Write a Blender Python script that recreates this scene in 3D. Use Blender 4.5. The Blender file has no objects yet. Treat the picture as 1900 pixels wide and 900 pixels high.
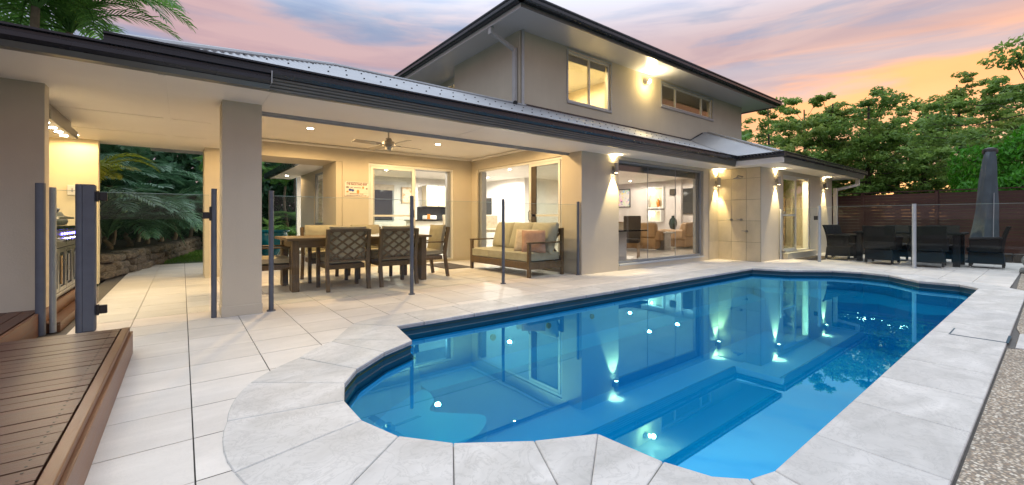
import bpy, bmesh, math, random
import numpy as np
from mathutils import Matrix, Vector
R = math.radians
random.seed(7); rng = np.random.default_rng(7)
scene = bpy.context.scene
COL = scene.collection

# ---------------------------------------------------------------- camera
cd = bpy.data.cameras.new('camera'); cam = bpy.data.objects.new('camera', cd); COL.objects.link(cam)
cam.location = (0, 0, 1.05); cam.rotation_euler = (R(90), 0, R(-37.89))
cd.sensor_width = 36; cd.lens = 36*786/1900; cd.shift_y = -44/1900
cd.clip_start = .05; cd.clip_end = 4000
scene.camera = cam

# ---------------------------------------------------------------- sky
SUN_AZ = R(11)            # measured from +X towards +Y: low over the trees on the right
SUN_EL = R(4)
world = bpy.data.worlds.new('World'); scene.world = world; world.use_nodes = True
nt = world.node_tree; nt.nodes.clear()
def wn(t, **k):
    n = nt.nodes.new(t)
    for a, b in k.items(): setattr(n, a, b)
    return n
def wmath(op, a, b=None, clamp=False):
    n = wn('ShaderNodeMath', operation=op, use_clamp=clamp)
    for i, v in enumerate((a, b)):
        if v is None: continue
        if isinstance(v, (int, float)): n.inputs[i].default_value = v
        else: nt.links.new(v, n.inputs[i])
    return n.outputs[0]
def wramp(fac, stops, interp='EASE'):
    n = wn('ShaderNodeValToRGB'); n.color_ramp.interpolation = interp
    e = n.color_ramp.elements
    while len(e) < len(stops): e.new(.5)
    for el, (p, c) in zip(e, stops):
        el.position = p; el.color = (*c, 1) if len(c) == 3 else c
    nt.links.new(fac, n.inputs[0]); return n.outputs[0]
def wmix(f, a, b, mode='MIX'):
    n = wn('ShaderNodeMix', data_type='RGBA', blend_type=mode, clamp_factor=True)
    for sock, v in ((n.inputs[0], f), (n.inputs[6], a), (n.inputs[7], b)):
        if isinstance(v, (int, float)): sock.default_value = v
        elif isinstance(v, tuple): sock.default_value = (*v, 1)
        else: nt.links.new(v, sock)
    return n.outputs[2]
sky = wn('ShaderNodeTexSky', sky_type='NISHITA', sun_disc=False, sun_elevation=SUN_EL, sun_rotation=R(90)-SUN_AZ, altitude=50, dust_density=2.0)
tc = wn('ShaderNodeTexCoord')
sep = wn('ShaderNodeSeparateXYZ'); nt.links.new(tc.outputs['Generated'], sep.inputs[0])
dz = wmath('MAXIMUM', sep.outputs[2], 0.0)
dot = wn('ShaderNodeVectorMath', operation='DOT_PRODUCT'); nt.links.new(tc.outputs['Generated'], dot.inputs[0])
dot.inputs[1].default_value = (math.cos(SUN_AZ), math.sin(SUN_AZ), 0)
glow = wn('ShaderNodeMapRange', interpolation_type='SMOOTHSTEP'); nt.links.new(dot.outputs['Value'], glow.inputs[0])
glow.inputs[1].default_value = .2; glow.inputs[2].default_value = .98
glow = glow.outputs[0]
def wnoise(vec, scale, loc, detail, dist):
    m = wn('ShaderNodeMapping'); m.inputs['Scale'].default_value = vec; m.inputs['Location'].default_value = loc
    nt.links.new(tc.outputs['Generated'], m.inputs[0])
    n = wn('ShaderNodeTexNoise'); n.inputs['Scale'].default_value = scale; n.inputs['Detail'].default_value = detail
    n.inputs['Roughness'].default_value = .55; n.inputs['Distortion'].default_value = dist
    nt.links.new(m.outputs[0], n.inputs['Vector']); return n.outputs[0]
n1 = wnoise((1.1, 1.1, 7.5), 1.5, (3.1, .4, .35), 5, .5)
n2 = wnoise((2.2, 2.2, 15.), 1.7, (1.2, 5.4, 2.3), 5, .7)
n12 = wmath('ADD', wmath('MULTIPLY', n1, .78), wmath('MULTIPLY', n2, .22))
# clear sky: pale blue grey, brightness added towards the unseen zenith to light ground and water
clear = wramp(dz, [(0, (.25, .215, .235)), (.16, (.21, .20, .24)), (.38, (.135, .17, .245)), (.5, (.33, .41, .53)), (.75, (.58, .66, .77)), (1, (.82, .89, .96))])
# thin cloud lit from below: orange near the sunset, rose away from it, grey-blue overhead, brightened there likewise
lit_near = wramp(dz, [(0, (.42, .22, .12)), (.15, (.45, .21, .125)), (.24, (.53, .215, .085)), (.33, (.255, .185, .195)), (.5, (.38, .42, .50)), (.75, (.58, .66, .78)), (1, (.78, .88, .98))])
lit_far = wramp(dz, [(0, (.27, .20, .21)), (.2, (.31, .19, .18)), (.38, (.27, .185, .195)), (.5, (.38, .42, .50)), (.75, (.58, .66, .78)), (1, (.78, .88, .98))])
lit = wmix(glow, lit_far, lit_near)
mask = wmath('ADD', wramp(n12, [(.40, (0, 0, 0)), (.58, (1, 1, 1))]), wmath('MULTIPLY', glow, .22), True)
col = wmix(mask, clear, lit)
shade = wramp(n2, [(.30, (.86, .85, .90)), (.62, (1.05, 1.03, 1.0))])
col = wmix(1.0, col, shade, 'MULTIPLY')
nsc = wn('ShaderNodeVectorMath', operation='SCALE'); nt.links.new(sky.outputs[0], nsc.inputs[0]); nsc.inputs['Scale'].default_value = .006
col = wmix(1.0, col, nsc.outputs[0], 'ADD')
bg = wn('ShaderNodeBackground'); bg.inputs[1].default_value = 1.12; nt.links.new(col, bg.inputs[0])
wo = wn('ShaderNodeOutputWorld'); nt.links.new(bg.outputs[0], wo.inputs[0])

# ---------------------------------------------------------------- sun: the last soft glow, almost gone
sd = bpy.data.lights.new('sun', 'SUN'); sun = bpy.data.objects.new('sun', sd); COL.objects.link(sun)
sd.energy = .8; sd.angle = R(14); sd.color = (1, .74, .52)
sun.location = (30, 6, 20)
sun.rotation_euler = Vector((math.cos(SUN_AZ)*math.cos(SUN_EL), math.sin(SUN_AZ)*math.cos(SUN_EL), math.sin(SUN_EL))).to_track_quat('Z', 'Y').to_euler()

vs = scene.view_settings
vs.view_transform = 'Standard'; vs.look = 'None'; vs.exposure = 1.12; vs.gamma = 1; vs.use_curve_mapping = False
scene.render.engine = 'CYCLES'
cy = scene.cycles
cy.use_denoising = True; cy.max_bounces = 8; cy.diffuse_bounces = 4; cy.glossy_bounces = 4; cy.transparent_max_bounces = 24
cy.transmission_bounces = 4; cy.caustics_reflective = False; cy.caustics_refractive = False; cy.sample_clamp_indirect = 4.0

# ---------------------------------------------------------------- materials
MATS = {}
class N:
    """small node helper for one material"""
    def __init__(s, name):
        s.m = bpy.data.materials.new(name); s.m.use_nodes = True; s.t = s.m.node_tree; s.t.nodes.clear()
        s.out = s.n('ShaderNodeOutputMaterial'); MATS[name] = s.m
    def n(s, t, **k):
        n = s.t.nodes.new(t)
        for a, b in k.items(): setattr(n, a, b)
        return n
    def put(s, sock, v):
        if isinstance(v, (int, float)): sock.default_value = v
        elif isinstance(v, tuple): sock.default_value = (*v, 1) if len(v) == 3 and sock.type == 'RGBA' else v
        else: s.t.links.new(v, sock)
    def math(s, op, a, b=None, clamp=False):
        n = s.n('ShaderNodeMath', operation=op, use_clamp=clamp); s.put(n.inputs[0], a)
        if b is not None: s.put(n.inputs[1], b)
        return n.outputs[0]
    def mix(s, f, a, b, mode='MIX'):
        n = s.n('ShaderNodeMix', data_type='RGBA', blend_type=mode)
        s.put(n.inputs[0], f); s.put(n.inputs[6], a); s.put(n.inputs[7], b); return n.outputs[2]
    def ramp(s, f, stops):
        n = s.n('ShaderNodeValToRGB'); e = n.color_ramp.elements
        while len(e) < len(stops): e.new(.5)
        for el, (p, c) in zip(e, stops): el.position = p; el.color = (*c, 1) if isinstance(c, tuple) else (c, c, c, 1)
        s.put(n.inputs[0], f); return n.outputs[0]
    def coord(s, scale=(1, 1, 1), world=True, rnd=0.):
        if world: v = s.n('ShaderNodeNewGeometry').outputs['Position']
        else: v = s.n('ShaderNodeTexCoord').outputs['Object']
        m = s.n('ShaderNodeMapping'); s.put(m.inputs[0], v); m.inputs['Scale'].default_value = scale
        if rnd:
            oi = s.n('ShaderNodeObjectInfo'); c = s.n('ShaderNodeCombineXYZ')
            for i in range(3): s.put(c.inputs[i], s.math('MULTIPLY', oi.outputs['Random'], rnd*(i+1)))
            s.put(m.inputs['Location'], c.outputs[0])
        return m.outputs[0]
    def noise(s, vec, scale, detail=4, rough=.55, dist=0.):
        n = s.n('ShaderNodeTexNoise'); s.put(n.inputs['Vector'], vec); n.inputs['Scale'].default_value = scale
        n.inputs['Detail'].default_value = detail; n.inputs['Roughness'].default_value = rough; n.inputs['Distortion'].default_value = dist
        return n.outputs[0]
    def voro(s, vec, scale, feat='F1'):
        n = s.n('ShaderNodeTexVoronoi', feature=feat); s.put(n.inputs['Vector'], vec); n.inputs['Scale'].default_value = scale; return n
    def rand(s): return s.n('ShaderNodeObjectInfo').outputs['Random']
    def bump(s, h, strength=.3, dist=.01):
        n = s.n('ShaderNodeBump'); s.put(n.inputs['Height'], h); n.inputs['Strength'].default_value = strength; n.inputs['Distance'].default_value = dist
        return n.outputs[0]
    def bsdf(s, color, rough=.5, metal=0., normal=None, spec=.5, **extra):
        b = s.n('ShaderNodeBsdfPrincipled'); s.put(b.inputs['Base Color'], color); s.put(b.inputs['Roughness'], rough)
        s.put(b.inputs['Metallic'], metal); b.inputs['Specular IOR Level'].default_value = spec
        if normal is not None: s.put(b.inputs['Normal'], normal)
        for k, v in extra.items(): s.put(b.inputs[k], v)
        return b.outputs[0]
    def end(s, sh): s.t.links.new(sh, s.out.inputs[0]); return s.m
def plain(name, color, rough=.5, metal=0., var=.12, scale=6., bump=.0, spec=.5, world=True, bscale=None):
    s = N(name); v = s.coord(world=world)
    n = s.noise(v, scale, 4)
    c = s.mix(s.ramp(n, [(.3, 0.), (.7, 1.)]), tuple(x*(1-var) for x in color), tuple(min(1, x*(1+var)) for x in color))
    nm = s.bump(s.noise(v, bscale or scale*12, 3), bump, .01) if bump else None
    r = s.math('ADD', s.math('MULTIPLY', n, .16), rough-.08)
    return s.end(s.bsdf(c, r, metal, nm, spec))
def emit(name, color, strength):
    s = N(name); e = s.n('ShaderNodeEmission'); s.put(e.inputs[0], color); e.inputs[1].default_value = strength; return s.end(e.outputs[0])
def glass(name, tint=(.96, .98, .97), f0=.04, gain=1.):
    s = N(name); lw = s.n('ShaderNodeLayerWeight'); lw.inputs[0].default_value = .5
    f = s.math('ADD', s.math('MULTIPLY', s.math('POWER', lw.outputs['Facing'], 5.0), (1-f0)*gain), f0, True)
    t = s.n('ShaderNodeBsdfTransparent'); s.put(t.inputs[0], tint)
    g = s.n('ShaderNodeBsdfGlossy'); g.inputs['Roughness'].default_value = .0; s.put(g.inputs[0], (.95, .97, 1.))
    m = s.n('ShaderNodeMixShader'); s.put(m.inputs[0], f); s.put(m.inputs[1], t.outputs[0]); s.put(m.inputs[2], g.outputs[0])
    return s.end(m.outputs[0])

# rendered masonry paint with a fine sand texture
def render_paint(name, col):
    s = N(name); v = s.coord()
    n = s.noise(v, 1.1, 5); st = s.noise(s.coord((3., 3., .35)), 2.4, 4)
    c = s.mix(s.ramp(n, [(.3, 0.), (.72, 1.)]), tuple(x*.93 for x in col), tuple(x*1.05 for x in col))
    c = s.mix(s.math('MULTIPLY', s.ramp(st, [(.5, 0.), (.72, 1.)]), .10), c, tuple(x*.72 for x in col))
    h = s.math('ADD', s.noise(v, 260, 2), s.math('MULTIPLY', s.noise(v, 60, 3), .8))
    return s.end(s.bsdf(c, .82, 0, s.bump(h, .35, .004), .3))
render_paint('wall_paint', (.54, .485, .385))
render_paint('white_wall', (.72, .71, .69))
render_paint('mauve_wall', (.56, .52, .50))
render_paint('yellow_wall', (.66, .60, .44))
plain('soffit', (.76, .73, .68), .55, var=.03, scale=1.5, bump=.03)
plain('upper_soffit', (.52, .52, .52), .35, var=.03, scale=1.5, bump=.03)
plain('ceiling', (.78, .75, .68), .7, var=.03, scale=1.2)
plain('trim_grey', (.36, .37, .38), .45, var=.06)
plain('gutter', (.016, .020, .026), .28, var=.15, scale=3)
plain('fascia', (.11, .118, .108), .32, var=.12, scale=4)
plain('alu_white', (.66, .65, .61), .4, var=.03)
plain('alu_grey', (.30, .32, .34), .38, .3, var=.05)
plain('sill', (.42, .45, .48), .4, var=.06)
plain('post_grey', (.10, .115, .145), .42, .2, var=.1, scale=9)
plain('post_silver', (.42, .46, .50), .38, .4, var=.06)
plain('black_metal', (.012, .012, .013), .4, var=.2)
plain('steel', (.52, .52, .51), .3, 1., var=.06, scale=14)
plain('hood_steel', (.30, .29, .28), .34, 1., var=.08, scale=14)
plain('nickel', (.36, .34, .31), .45, .9, var=.06)
plain('chrome', (.7, .7, .7), .12, 1., var=.03)
plain('downpipe', (.50, .47, .41), .45, var=.05)
plain('downpipe_grey', (.42, .42, .42), .45, var=.05)
plain('fabric_cream', (.42, .38, .27), .95, var=.10, scale=9, bump=.5, bscale=380, world=False)
plain('fabric_sofa', (.36, .345, .26), .95, var=.09, scale=7, bump=.5, bscale=380, world=False)
plain('fabric_pink', (.42, .26, .19), .95, var=.15, scale=9, bump=.5, bscale=300, world=False)
plain('fabric_pale', (.55, .47, .36), .95, var=.18, scale=12, bump=.5, bscale=300, world=False)
plain('leather', (.34, .21, .10), .5, var=.15, scale=5, bump=.2, world=False)
plain('brown_fabric', (.07, .055, .042), .9, var=.15, world=False)
plain('cover_grey', (.062, .082, .098), .75, var=.22, scale=3.5, bump=.35, bscale=22, world=False)
plain('mulch', (.035, .028, .022), .95, var=.5, scale=14, bump=.8, bscale=60)
plain('soil_bed', (.03, .024, .016), .95, var=.5, scale=14, bump=.8, bscale=60)
plain('black_glossy', (.012, .012, .013), .12, var=.1)
plain('dark_glass', (.02, .022, .024), .06, var=.1)
plain('interior_floor', (.48, .44, .38), .3, var=.05, scale=2)
plain('cabinet_cream', (.62, .56, .42), .35, var=.04)
plain('timber_pale', (.48, .33, .17), .5, var=.15, scale=20, world=False)
plain('teal_glaze', (.004, .13, .19), .12, var=.35, scale=4, world=False)
plain('concrete', (.32, .31, .29), .85, var=.14, scale=5, bump=.3, bscale=40)
plain('rattan', (.006, .007, .008), .55, var=.3, scale=40, bump=.9, bscale=120, world=False, spec=.25)
plain('orange_glass', (.55, .20, .03), .2, var=.3, world=False)
plain('dark_vase', (.015, .03, .025), .15, var=.4, world=False)
plain('stone_ball', (.20, .20, .19), .9, var=.3, scale=14, bump=.6, world=False)
plain('lawn_soil', (.04, .07, .02), .95, var=.3)
emit('lamp_disc', (1, .93, .80), 30)
emit('lamp_warm', (1, .80, .48), 40)
emit('led_blue', (.12, .10, 1.), 14)
glass('glass_fence', (.955, .975, .965), .012, .8)
plain('glass_edge', (.30, .42, .38), .2, var=.05)
glass('glass_window', (.90, .89, .87), .04, 1.)
glass('glass_clear', (.93, .94, .92), .045, 1.)

def wood(name, col, dark, rough=.45, axis=0, bump=.25, gl=1.):
    s = N(name); sc = [9., 9., 9.]; sc[axis] = .7
    v = s.coord(tuple(sc), world=False, rnd=7.)
    n = s.noise(v, 3.2*gl, 6, .6, 1.2)
    c = s.mix(s.ramp(n, [(.32, 0.), (.68, 1.)]), dark, col)
    c = s.mix(s.math('MULTIPLY', s.rand(), .62), c, tuple(x*.5 for x in col))
    f = s.noise(s.coord(tuple(x*6 for x in sc), world=False, rnd=3.), 4, 3)
    return s.end(s.bsdf(c, s.math('ADD', s.math('MULTIPLY', n, .2), rough-.1), 0, s.bump(s.math('ADD', n, f), bump, .004), .5))
wood('deck_wood', (.115, .046, .030), (.045, .018, .012), .42)
wood('deck_edge', (.22, .095, .045), (.11, .045, .022), .4, axis=1)
wood('furniture_wood', (.17, .105, .045), (.085, .052, .022), .45, axis=2)
wood('table_wood', (.20, .125, .055), (.10, .062, .028), .42, axis=0)
wood('fence_wood', (.075, .026, .017), (.030, .011, .008), .6, axis=1)

# pale porcelain paving
def paver(name, base, dark, vein, rough, stretch):
    s = N(name); v = s.coord(stretch, rnd=11.)
    n = s.noise(v, 2.2, 7, .62, .9); n2 = s.noise(s.coord((1, 1, 1), rnd=5.), 7., 6, .65, 1.6)
    c = s.mix(s.ramp(n, [(.34, 0.), (.66, 1.)]), dark, base)
    c = s.mix(s.math('MULTIPLY', s.ramp(n2, [(.47, 0.), (.5, 1.), (.53, 0.)]), vein), c, tuple(x*.6 for x in dark))
    c = s.mix(s.math('MULTIPLY', s.rand(), .24), c, tuple(x*.6 for x in base))
    stain = s.noise(s.coord(), 1.3, 5, .6)
    c = s.mix(s.math('MULTIPLY', s.ramp(stain, [(.45, 0.), (.72, 1.)]), .34), c, tuple(x*.62 for x in dark))
    h = s.math('ADD', s.math('MULTIPLY', n2, .7), s.noise(s.coord(), 90, 3))
    return s.end(s.bsdf(c, s.math('ADD', s.math('MULTIPLY', n, .25), rough-.12), 0, s.bump(h, .22, .004), .35))
paver('tile_stone', (.70, .655, .605), (.60, .56, .515), .10, .52, (.35, 1.6, 1))
paver('coping_stone', (.65, .625, .595), (.45, .435, .41), .34, .6, (.8, 1.5, 1))
paver('shower_tile', (.66, .57, .40), (.56, .48, .32), .12, .4, (1, 1, .5))
plain('grout', (.11, .10, .09), .9, var=.2, scale=30)
plain('waterline', (.010, .055, .09), .4, var=.15)

s = N('pebble_aggregate'); v = s.coord()
vo = s.voro(v, 75.); cells = s.n('ShaderNodeSeparateColor'); s.put(cells.inputs[0], vo.outputs['Color'])
c = s.ramp(cells.outputs[0], [(0., (.22, .16, .11)), (.3, (.45, .36, .26)), (.6, (.62, .54, .43)), (.85, (.74, .68, .58)), (1., (.34, .21, .12))])
c = s.mix(s.ramp(vo.outputs['Distance'], [(.30, 0.), (.62, 1.)]), c, (.20, .17, .135))
c = s.mix(s.math('MULTIPLY', s.ramp(s.noise(v, 1.7, 5), [(.45, 0.), (.75, 1.)]), .35), c, (.12, .10, .08))
s.end(s.bsdf(c, .75, 0, s.bump(s.math('SUBTRACT', 1., vo.outputs['Distance']), .8, .006), .4))

s = N('pool_shell'); v = s.coord()
c = s.mix(s.ramp(s.noise(v, .9, 4), [(.3, 0.), (.7, 1.)]), (.035, .60, .84), (.05, .66, .88))
c = s.mix(s.math('MULTIPLY', s.ramp(s.noise(v, 120, 2), [(.55, 0.), (.8, 1.)]), .25), c, (.25, .62, .85))
s.end(s.bsdf(c, .35, 0, None, .4))

s = N('pool_water'); v = s.coord((1, 1, 1))
lw = s.n('ShaderNodeLayerWeight'); lw.inputs[0].default_value = .5
nm = s.bump(s.math('ADD', s.noise(v, 1.6, 2), s.math('MULTIPLY', s.noise(v, 5., 2), .25)), .012, .012)
f0 = .34
f = s.math('ADD', s.math('MULTIPLY', s.math('POWER', lw.outputs['Facing'], 3.2), .56), f0, True)
t = s.n('ShaderNodeBsdfTransparent'); s.put(t.inputs[0], (.11, .77, 1.0))
g = s.n('ShaderNodeBsdfGlossy'); g.inputs['Roughness'].default_value = .0; s.put(g.inputs[0], (.20, .76, 1.)); s.put(g.inputs['Normal'], nm)
m = s.n('ShaderNodeMixShader'); s.put(m.inputs[0], f); s.put(m.inputs[1], t.outputs[0]); s.put(m.inputs[2], g.outputs[0])
s.end(m.outputs[0])

s = N('roof_steel'); v = s.coord()
c = s.mix(s.ramp(s.noise(v, .8, 5), [(.3, 0.), (.7, 1.)]), (.27, .28, .30), (.35, .36, .38))
c = s.mix(s.math('MULTIPLY', s.ramp(s.noise(s.coord((4, .4, 1)), 2.5, 4), [(.55, 0.), (.75, 1.)]), .3), c, (.18, .18, .19))
s.end(s.bsdf(c, .42, .25, None, .5))

s = N('garden_stone'); v = s.coord(world=False, rnd=9.)
c = s.mix(s.ramp(s.noise(v, 7, 6, .65), [(.35, 0.), (.65, 1.)]), (.07, .06, .05), (.22, .185, .145))
c = s.mix(s.math('MULTIPLY', s.rand(), .5), c, (.10, .085, .075))
s.end(s.bsdf(c, .9, 0, s.bump(s.noise(v, 22, 5), .9, .02), .2))

def leaf(name, a, b, trans=.35, rough=.5):
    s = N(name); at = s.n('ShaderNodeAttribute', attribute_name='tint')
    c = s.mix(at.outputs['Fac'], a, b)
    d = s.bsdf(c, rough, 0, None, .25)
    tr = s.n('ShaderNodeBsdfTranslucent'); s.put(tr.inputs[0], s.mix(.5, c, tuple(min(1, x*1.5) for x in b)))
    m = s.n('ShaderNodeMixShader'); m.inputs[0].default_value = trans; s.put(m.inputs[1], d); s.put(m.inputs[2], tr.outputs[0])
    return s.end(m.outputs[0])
leaf('leaf_gum', (.055, .135, .03), (.27, .42, .09))
leaf('leaf_pale', (.075, .15, .03), (.33, .43, .095))
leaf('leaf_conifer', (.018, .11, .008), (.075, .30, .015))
leaf('leaf_palm', (.05, .14, .035), (.16, .33, .07))
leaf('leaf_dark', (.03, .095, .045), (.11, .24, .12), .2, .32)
leaf('leaf_yellow', (.18, .22, .015), (.36, .38, .03))
leaf('grass_blade', (.05, .13, .015), (.11, .24, .03))
plain('bark', (.065, .05, .038), .9, var=.35, scale=8, bump=.8, bscale=30)
plain('palm_bark', (.16, .13, .09), .9, var=.25, scale=8, bump=.6, bscale=30)

# ---------------------------------------------------------------- mesh helpers
OFF = {}
class MB:
    def __init__(s): s.v = []; s.f = []
    def add(s, vs, fs):
        b = len(s.v); s.v += [tuple(map(float, p)) for p in vs]; s.f += [tuple(i+b for i in f) for f in fs]; return s
    def box(s, x0, x1, y0, y1, z0, z1):
        x0, x1 = sorted((x0, x1)); y0, y1 = sorted((y0, y1)); z0, z1 = sorted((z0, z1))
        return s.add([(x0, y0, z0), (x1, y0, z0), (x1, y1, z0), (x0, y1, z0), (x0, y0, z1), (x1, y0, z1), (x1, y1, z1), (x0, y1, z1)],
                     [(3, 2, 1, 0), (4, 5, 6, 7), (0, 1, 5, 4), (1, 2, 6, 5), (2, 3, 7, 6), (3, 0, 4, 7)])
    def rbox(s, c, h, M):
        m = MB().box(-h[0], h[0], -h[1], h[1], -h[2], h[2])
        return s.add([tuple(M @ Vector(p) + Vector(c)) for p in m.v], m.f)
    def bar(s, p0, p1, w, h, up=(0, 0, 1)):
        p0, p1 = Vector(p0), Vector(p1); d = (p1-p0); L = d.length; d.normalize(); u = Vector(up)
        x = d.cross(u); x = x.normalized() if x.length > 1e-5 else Vector((1, 0, 0)); u = x.cross(d).normalized()
        M = Matrix((x, d, u)).transposed()
        return s.rbox((p0+p1)/2, (w/2, L/2, h/2), M)
    def prism(s, poly, z0, z1, top=None):
        n = len(poly); a = sum(poly[i][0]*poly[(i+1) % n][1]-poly[(i+1) % n][0]*poly[i][1] for i in range(n))
        if a < 0: poly = poly[::-1]
        t = top or poly
        vs = [(p[0], p[1], z0) for p in poly]+[(p[0], p[1], z1) for p in t]
        return s.add(vs, [tuple(range(n-1, -1, -1)), tuple(range(n, 2*n))]+[(i, (i+1) % n, n+(i+1) % n, n+i) for i in range(n)])
    def tube(s, pts, r, n=8, caps=True):
        pts = [Vector(p) for p in pts]; rs = r if isinstance(r, (list, tuple)) else [r]*len(pts)
        b = len(s.v); prev = None
        for i, p in enumerate(pts):
            d = (pts[min(i+1, len(pts)-1)]-pts[max(i-1, 0)]).normalized()
            ref = Vector((0, 0, 1)) if abs(d.z) < .95 else Vector((1, 0, 0))
            x = d.cross(ref).normalized() if prev is None else (prev-d*prev.dot(d)).normalized()
            prev = x; y = d.cross(x)
            for k in range(n):
                a = 2*math.pi*k/n; s.v.append(tuple(p+(x*math.cos(a)+y*math.sin(a))*rs[i]))
        for i in range(len(pts)-1):
            for k in range(n):
                k2 = (k+1) % n; s.f.append((b+i*n+k, b+i*n+k2, b+(i+1)*n+k2, b+(i+1)*n+k))
        if caps:
            s.f.append(tuple(b+k for k in range(n-1, -1, -1))); e = b+(len(pts)-1)*n; s.f.append(tuple(e+k for k in range(n)))
        return s
    def lathe(s, prof, c=(0, 0, 0), n=20):
        b = len(s.v); m = len(prof)
        for r, z in prof:
            for k in range(n):
                a = 2*math.pi*k/n; s.v.append((c[0]+r*math.cos(a), c[1]+r*math.sin(a), c[2]+z))
        for i in range(m-1):
            for k in range(n):
                k2 = (k+1) % n; s.f.append((b+i*n+k, b+i*n+k2, b+(i+1)*n+k2, b+(i+1)*n+k))
        s.f.append(tuple(b+k for k in range(n-1, -1, -1))); e = b+(m-1)*n; s.f.append(tuple(e+k for k in range(n)))
        return s
    def extrude(s, prof, axis, a0, a1):
        """closed profile [(u, z)] swept along x (axis 0: u is y) or y (axis 1: u is x)"""
        n = len(prof)
        mk = (lambda u, z, a: (a, u, z)) if axis == 0 else (lambda u, z, a: (u, a, z))
        vs = [mk(u, z, a0) for u, z in prof]+[mk(u, z, a1) for u, z in prof]
        return s.add(vs, [tuple(range(n)), tuple(range(2*n-1, n-1, -1))]+[(i, n+i, n+(i+1) % n, (i+1) % n) for i in range(n)])
    def pillow(s, w, d, h, c=(0, 0, 0), M=None, n=7, puff=.5, edge=.35):
        """soft cushion: w by d plan, h thick"""
        M = M or Matrix.Identity(3); b = len(s.v)
        def prof(u): return max(0., 1-abs(u)**4.5)
        rows = []
        for sd in (1, -1):
            for i in range(n):
                for j in range(n):
                    u = -1+2*i/(n-1); v = -1+2*j/(n-1)
                    q = (prof(u)*prof(v))**puff; pin = 1-.035*(abs(u*v))**3*0-.03*(1-abs(v))*abs(u)**6-.03*(1-abs(u))*abs(v)**6
                    p = Vector((u*w/2*pin, v*d/2*pin, sd*h/2*(edge*1.0+(1-edge)*q)))
                    s.v.append(tuple(M @ p+Vector(c)))
        for i in range(n-1):
            for j in range(n-1):
                a = b+i*n+j; s.f.append((a, a+n, a+n+1, a+1)); a += n*n; s.f.append((a, a+1, a+n+1, a+n))
        T = n*n
        for i in range(n-1):
            for (p, q) in ((b+i*n, b+(i+1)*n), (b+(i+1)*n+n-1, b+i*n+n-1), (b+(n-1)*n+i, b+(n-1)*n+i+1), (b+i+1, b+i)):
                s.f.append((p, p+T, q+T, q))
        return s
def newobj(name, data):
    o = bpy.data.objects.new(name, data); COL.objects.link(o); return o
def mesh_of(name, mb, mat, off=(0, 0, 0), smooth=False):
    me = bpy.data.meshes.new(name)
    me.from_pydata([(p[0]-off[0], p[1]-off[1], p[2]-off[2]) for p in mb.v], [], mb.f)
    me.materials.append(MATS[mat]); me.validate(); me.update()
    if smooth:
        me.polygons.foreach_set('use_smooth', [True]*len(me.polygons)); 
        try: me.set_sharp_from_angle(angle=R(42 if smooth is True else smooth))
        except Exception: pass
    return me
def props(o, label=None, cat=None, group=None, kind=None):
    if label: o['label'] = label
    if cat: o['category'] = cat
    if group: o['group'] = group
    if kind: o['kind'] = kind
    return o
def thing(name, loc, label, cat, group=None, rot=0., kind=None):
    o = newobj(name, None); o.empty_display_size = .1; o.location = loc; o.rotation_euler = (0, 0, rot)
    OFF[o.name] = tuple(loc) if rot == 0 else None
    if kind: props(o, kind=kind, label=label)
    else: props(o, label, cat, group)
    return o
def part(name, mb, mat, parent=None, local=False, bevel=0., smooth=False, label=None, kind=None):
    """one mesh object; vertices in world space unless local"""
    off = (0, 0, 0)
    if parent is not None and not local: off = OFF[parent.name]
    me = mesh_of(name, mb, mat, off, smooth); o = newobj(name, me)
    if parent is not None: o.parent = parent
    OFF[o.name] = off
    if bevel:
        bm = bmesh.new(); bm.from_mesh(me)
        bmesh.ops.remove_doubles(bm, verts=bm.verts, dist=1e-5)
        es = [e for e in bm.edges if e.is_manifold and e.calc_face_angle(0) > .6]
        bmesh.ops.bevel(bm, geom=es, offset=bevel, segments=1, affect='EDGES', clamp_overlap=True)
        bm.to_mesh(me); bm.free()
    if label: o['label'] = label
    if kind: o['kind'] = kind
    return o
def solo(name, mb, mat, loc, label, cat, group=None, bevel=0., smooth=False):
    """a thing that is one mesh, given in world space"""
    me = mesh_of(name, mb, mat, loc, smooth); o = newobj(name, me); o.location = loc
    if bevel:
        bm = bmesh.new(); bm.from_mesh(me); es = [e for e in bm.edges if e.is_manifold and e.calc_face_angle(0) > .6]
        bmesh.ops.bevel(bm, geom=es, offset=bevel, segments=1, affect='EDGES', clamp_overlap=True); bm.to_mesh(me); bm.free()
    return props(o, label, cat, group)
def copy_tree(o, parent=None):
    c = o.copy(); COL.objects.link(c); c.parent = parent
    for ch in [x for x in COL.objects if x.parent == o]: copy_tree(ch, c)
    return c
def shared(name, me, loc, parent, rot=(0, 0, 0), sc=1.):
    o = newobj(name, me); o.parent = parent; o.location = loc; o.rotation_euler = rot
    o.scale = (sc, sc, sc) if isinstance(sc, (int, float)) else sc
    return o
def lamp(kind, name, loc, energy, color, parent=None, direction=(0, 0, -1), angle=120, blend=.6, size=.05):
    l = bpy.data.lights.new(name, kind); l.energy = energy; l.color = color
    if kind == 'SPOT': l.spot_size = R(angle); l.spot_blend = blend; l.shadow_soft_size = size
    if kind == 'POINT': l.shadow_soft_size = size
    if kind == 'AREA': l.size = size
    o = newobj(name, l)
    if parent is not None:
        o.parent = parent; p = OFF[parent.name]; o.location = (loc[0]-p[0], loc[1]-p[1], loc[2]-p[2])
    else: o.location = loc
    o.rotation_euler = Vector(direction).to_track_quat('-Z', 'Y').to_euler()
    return o
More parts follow.
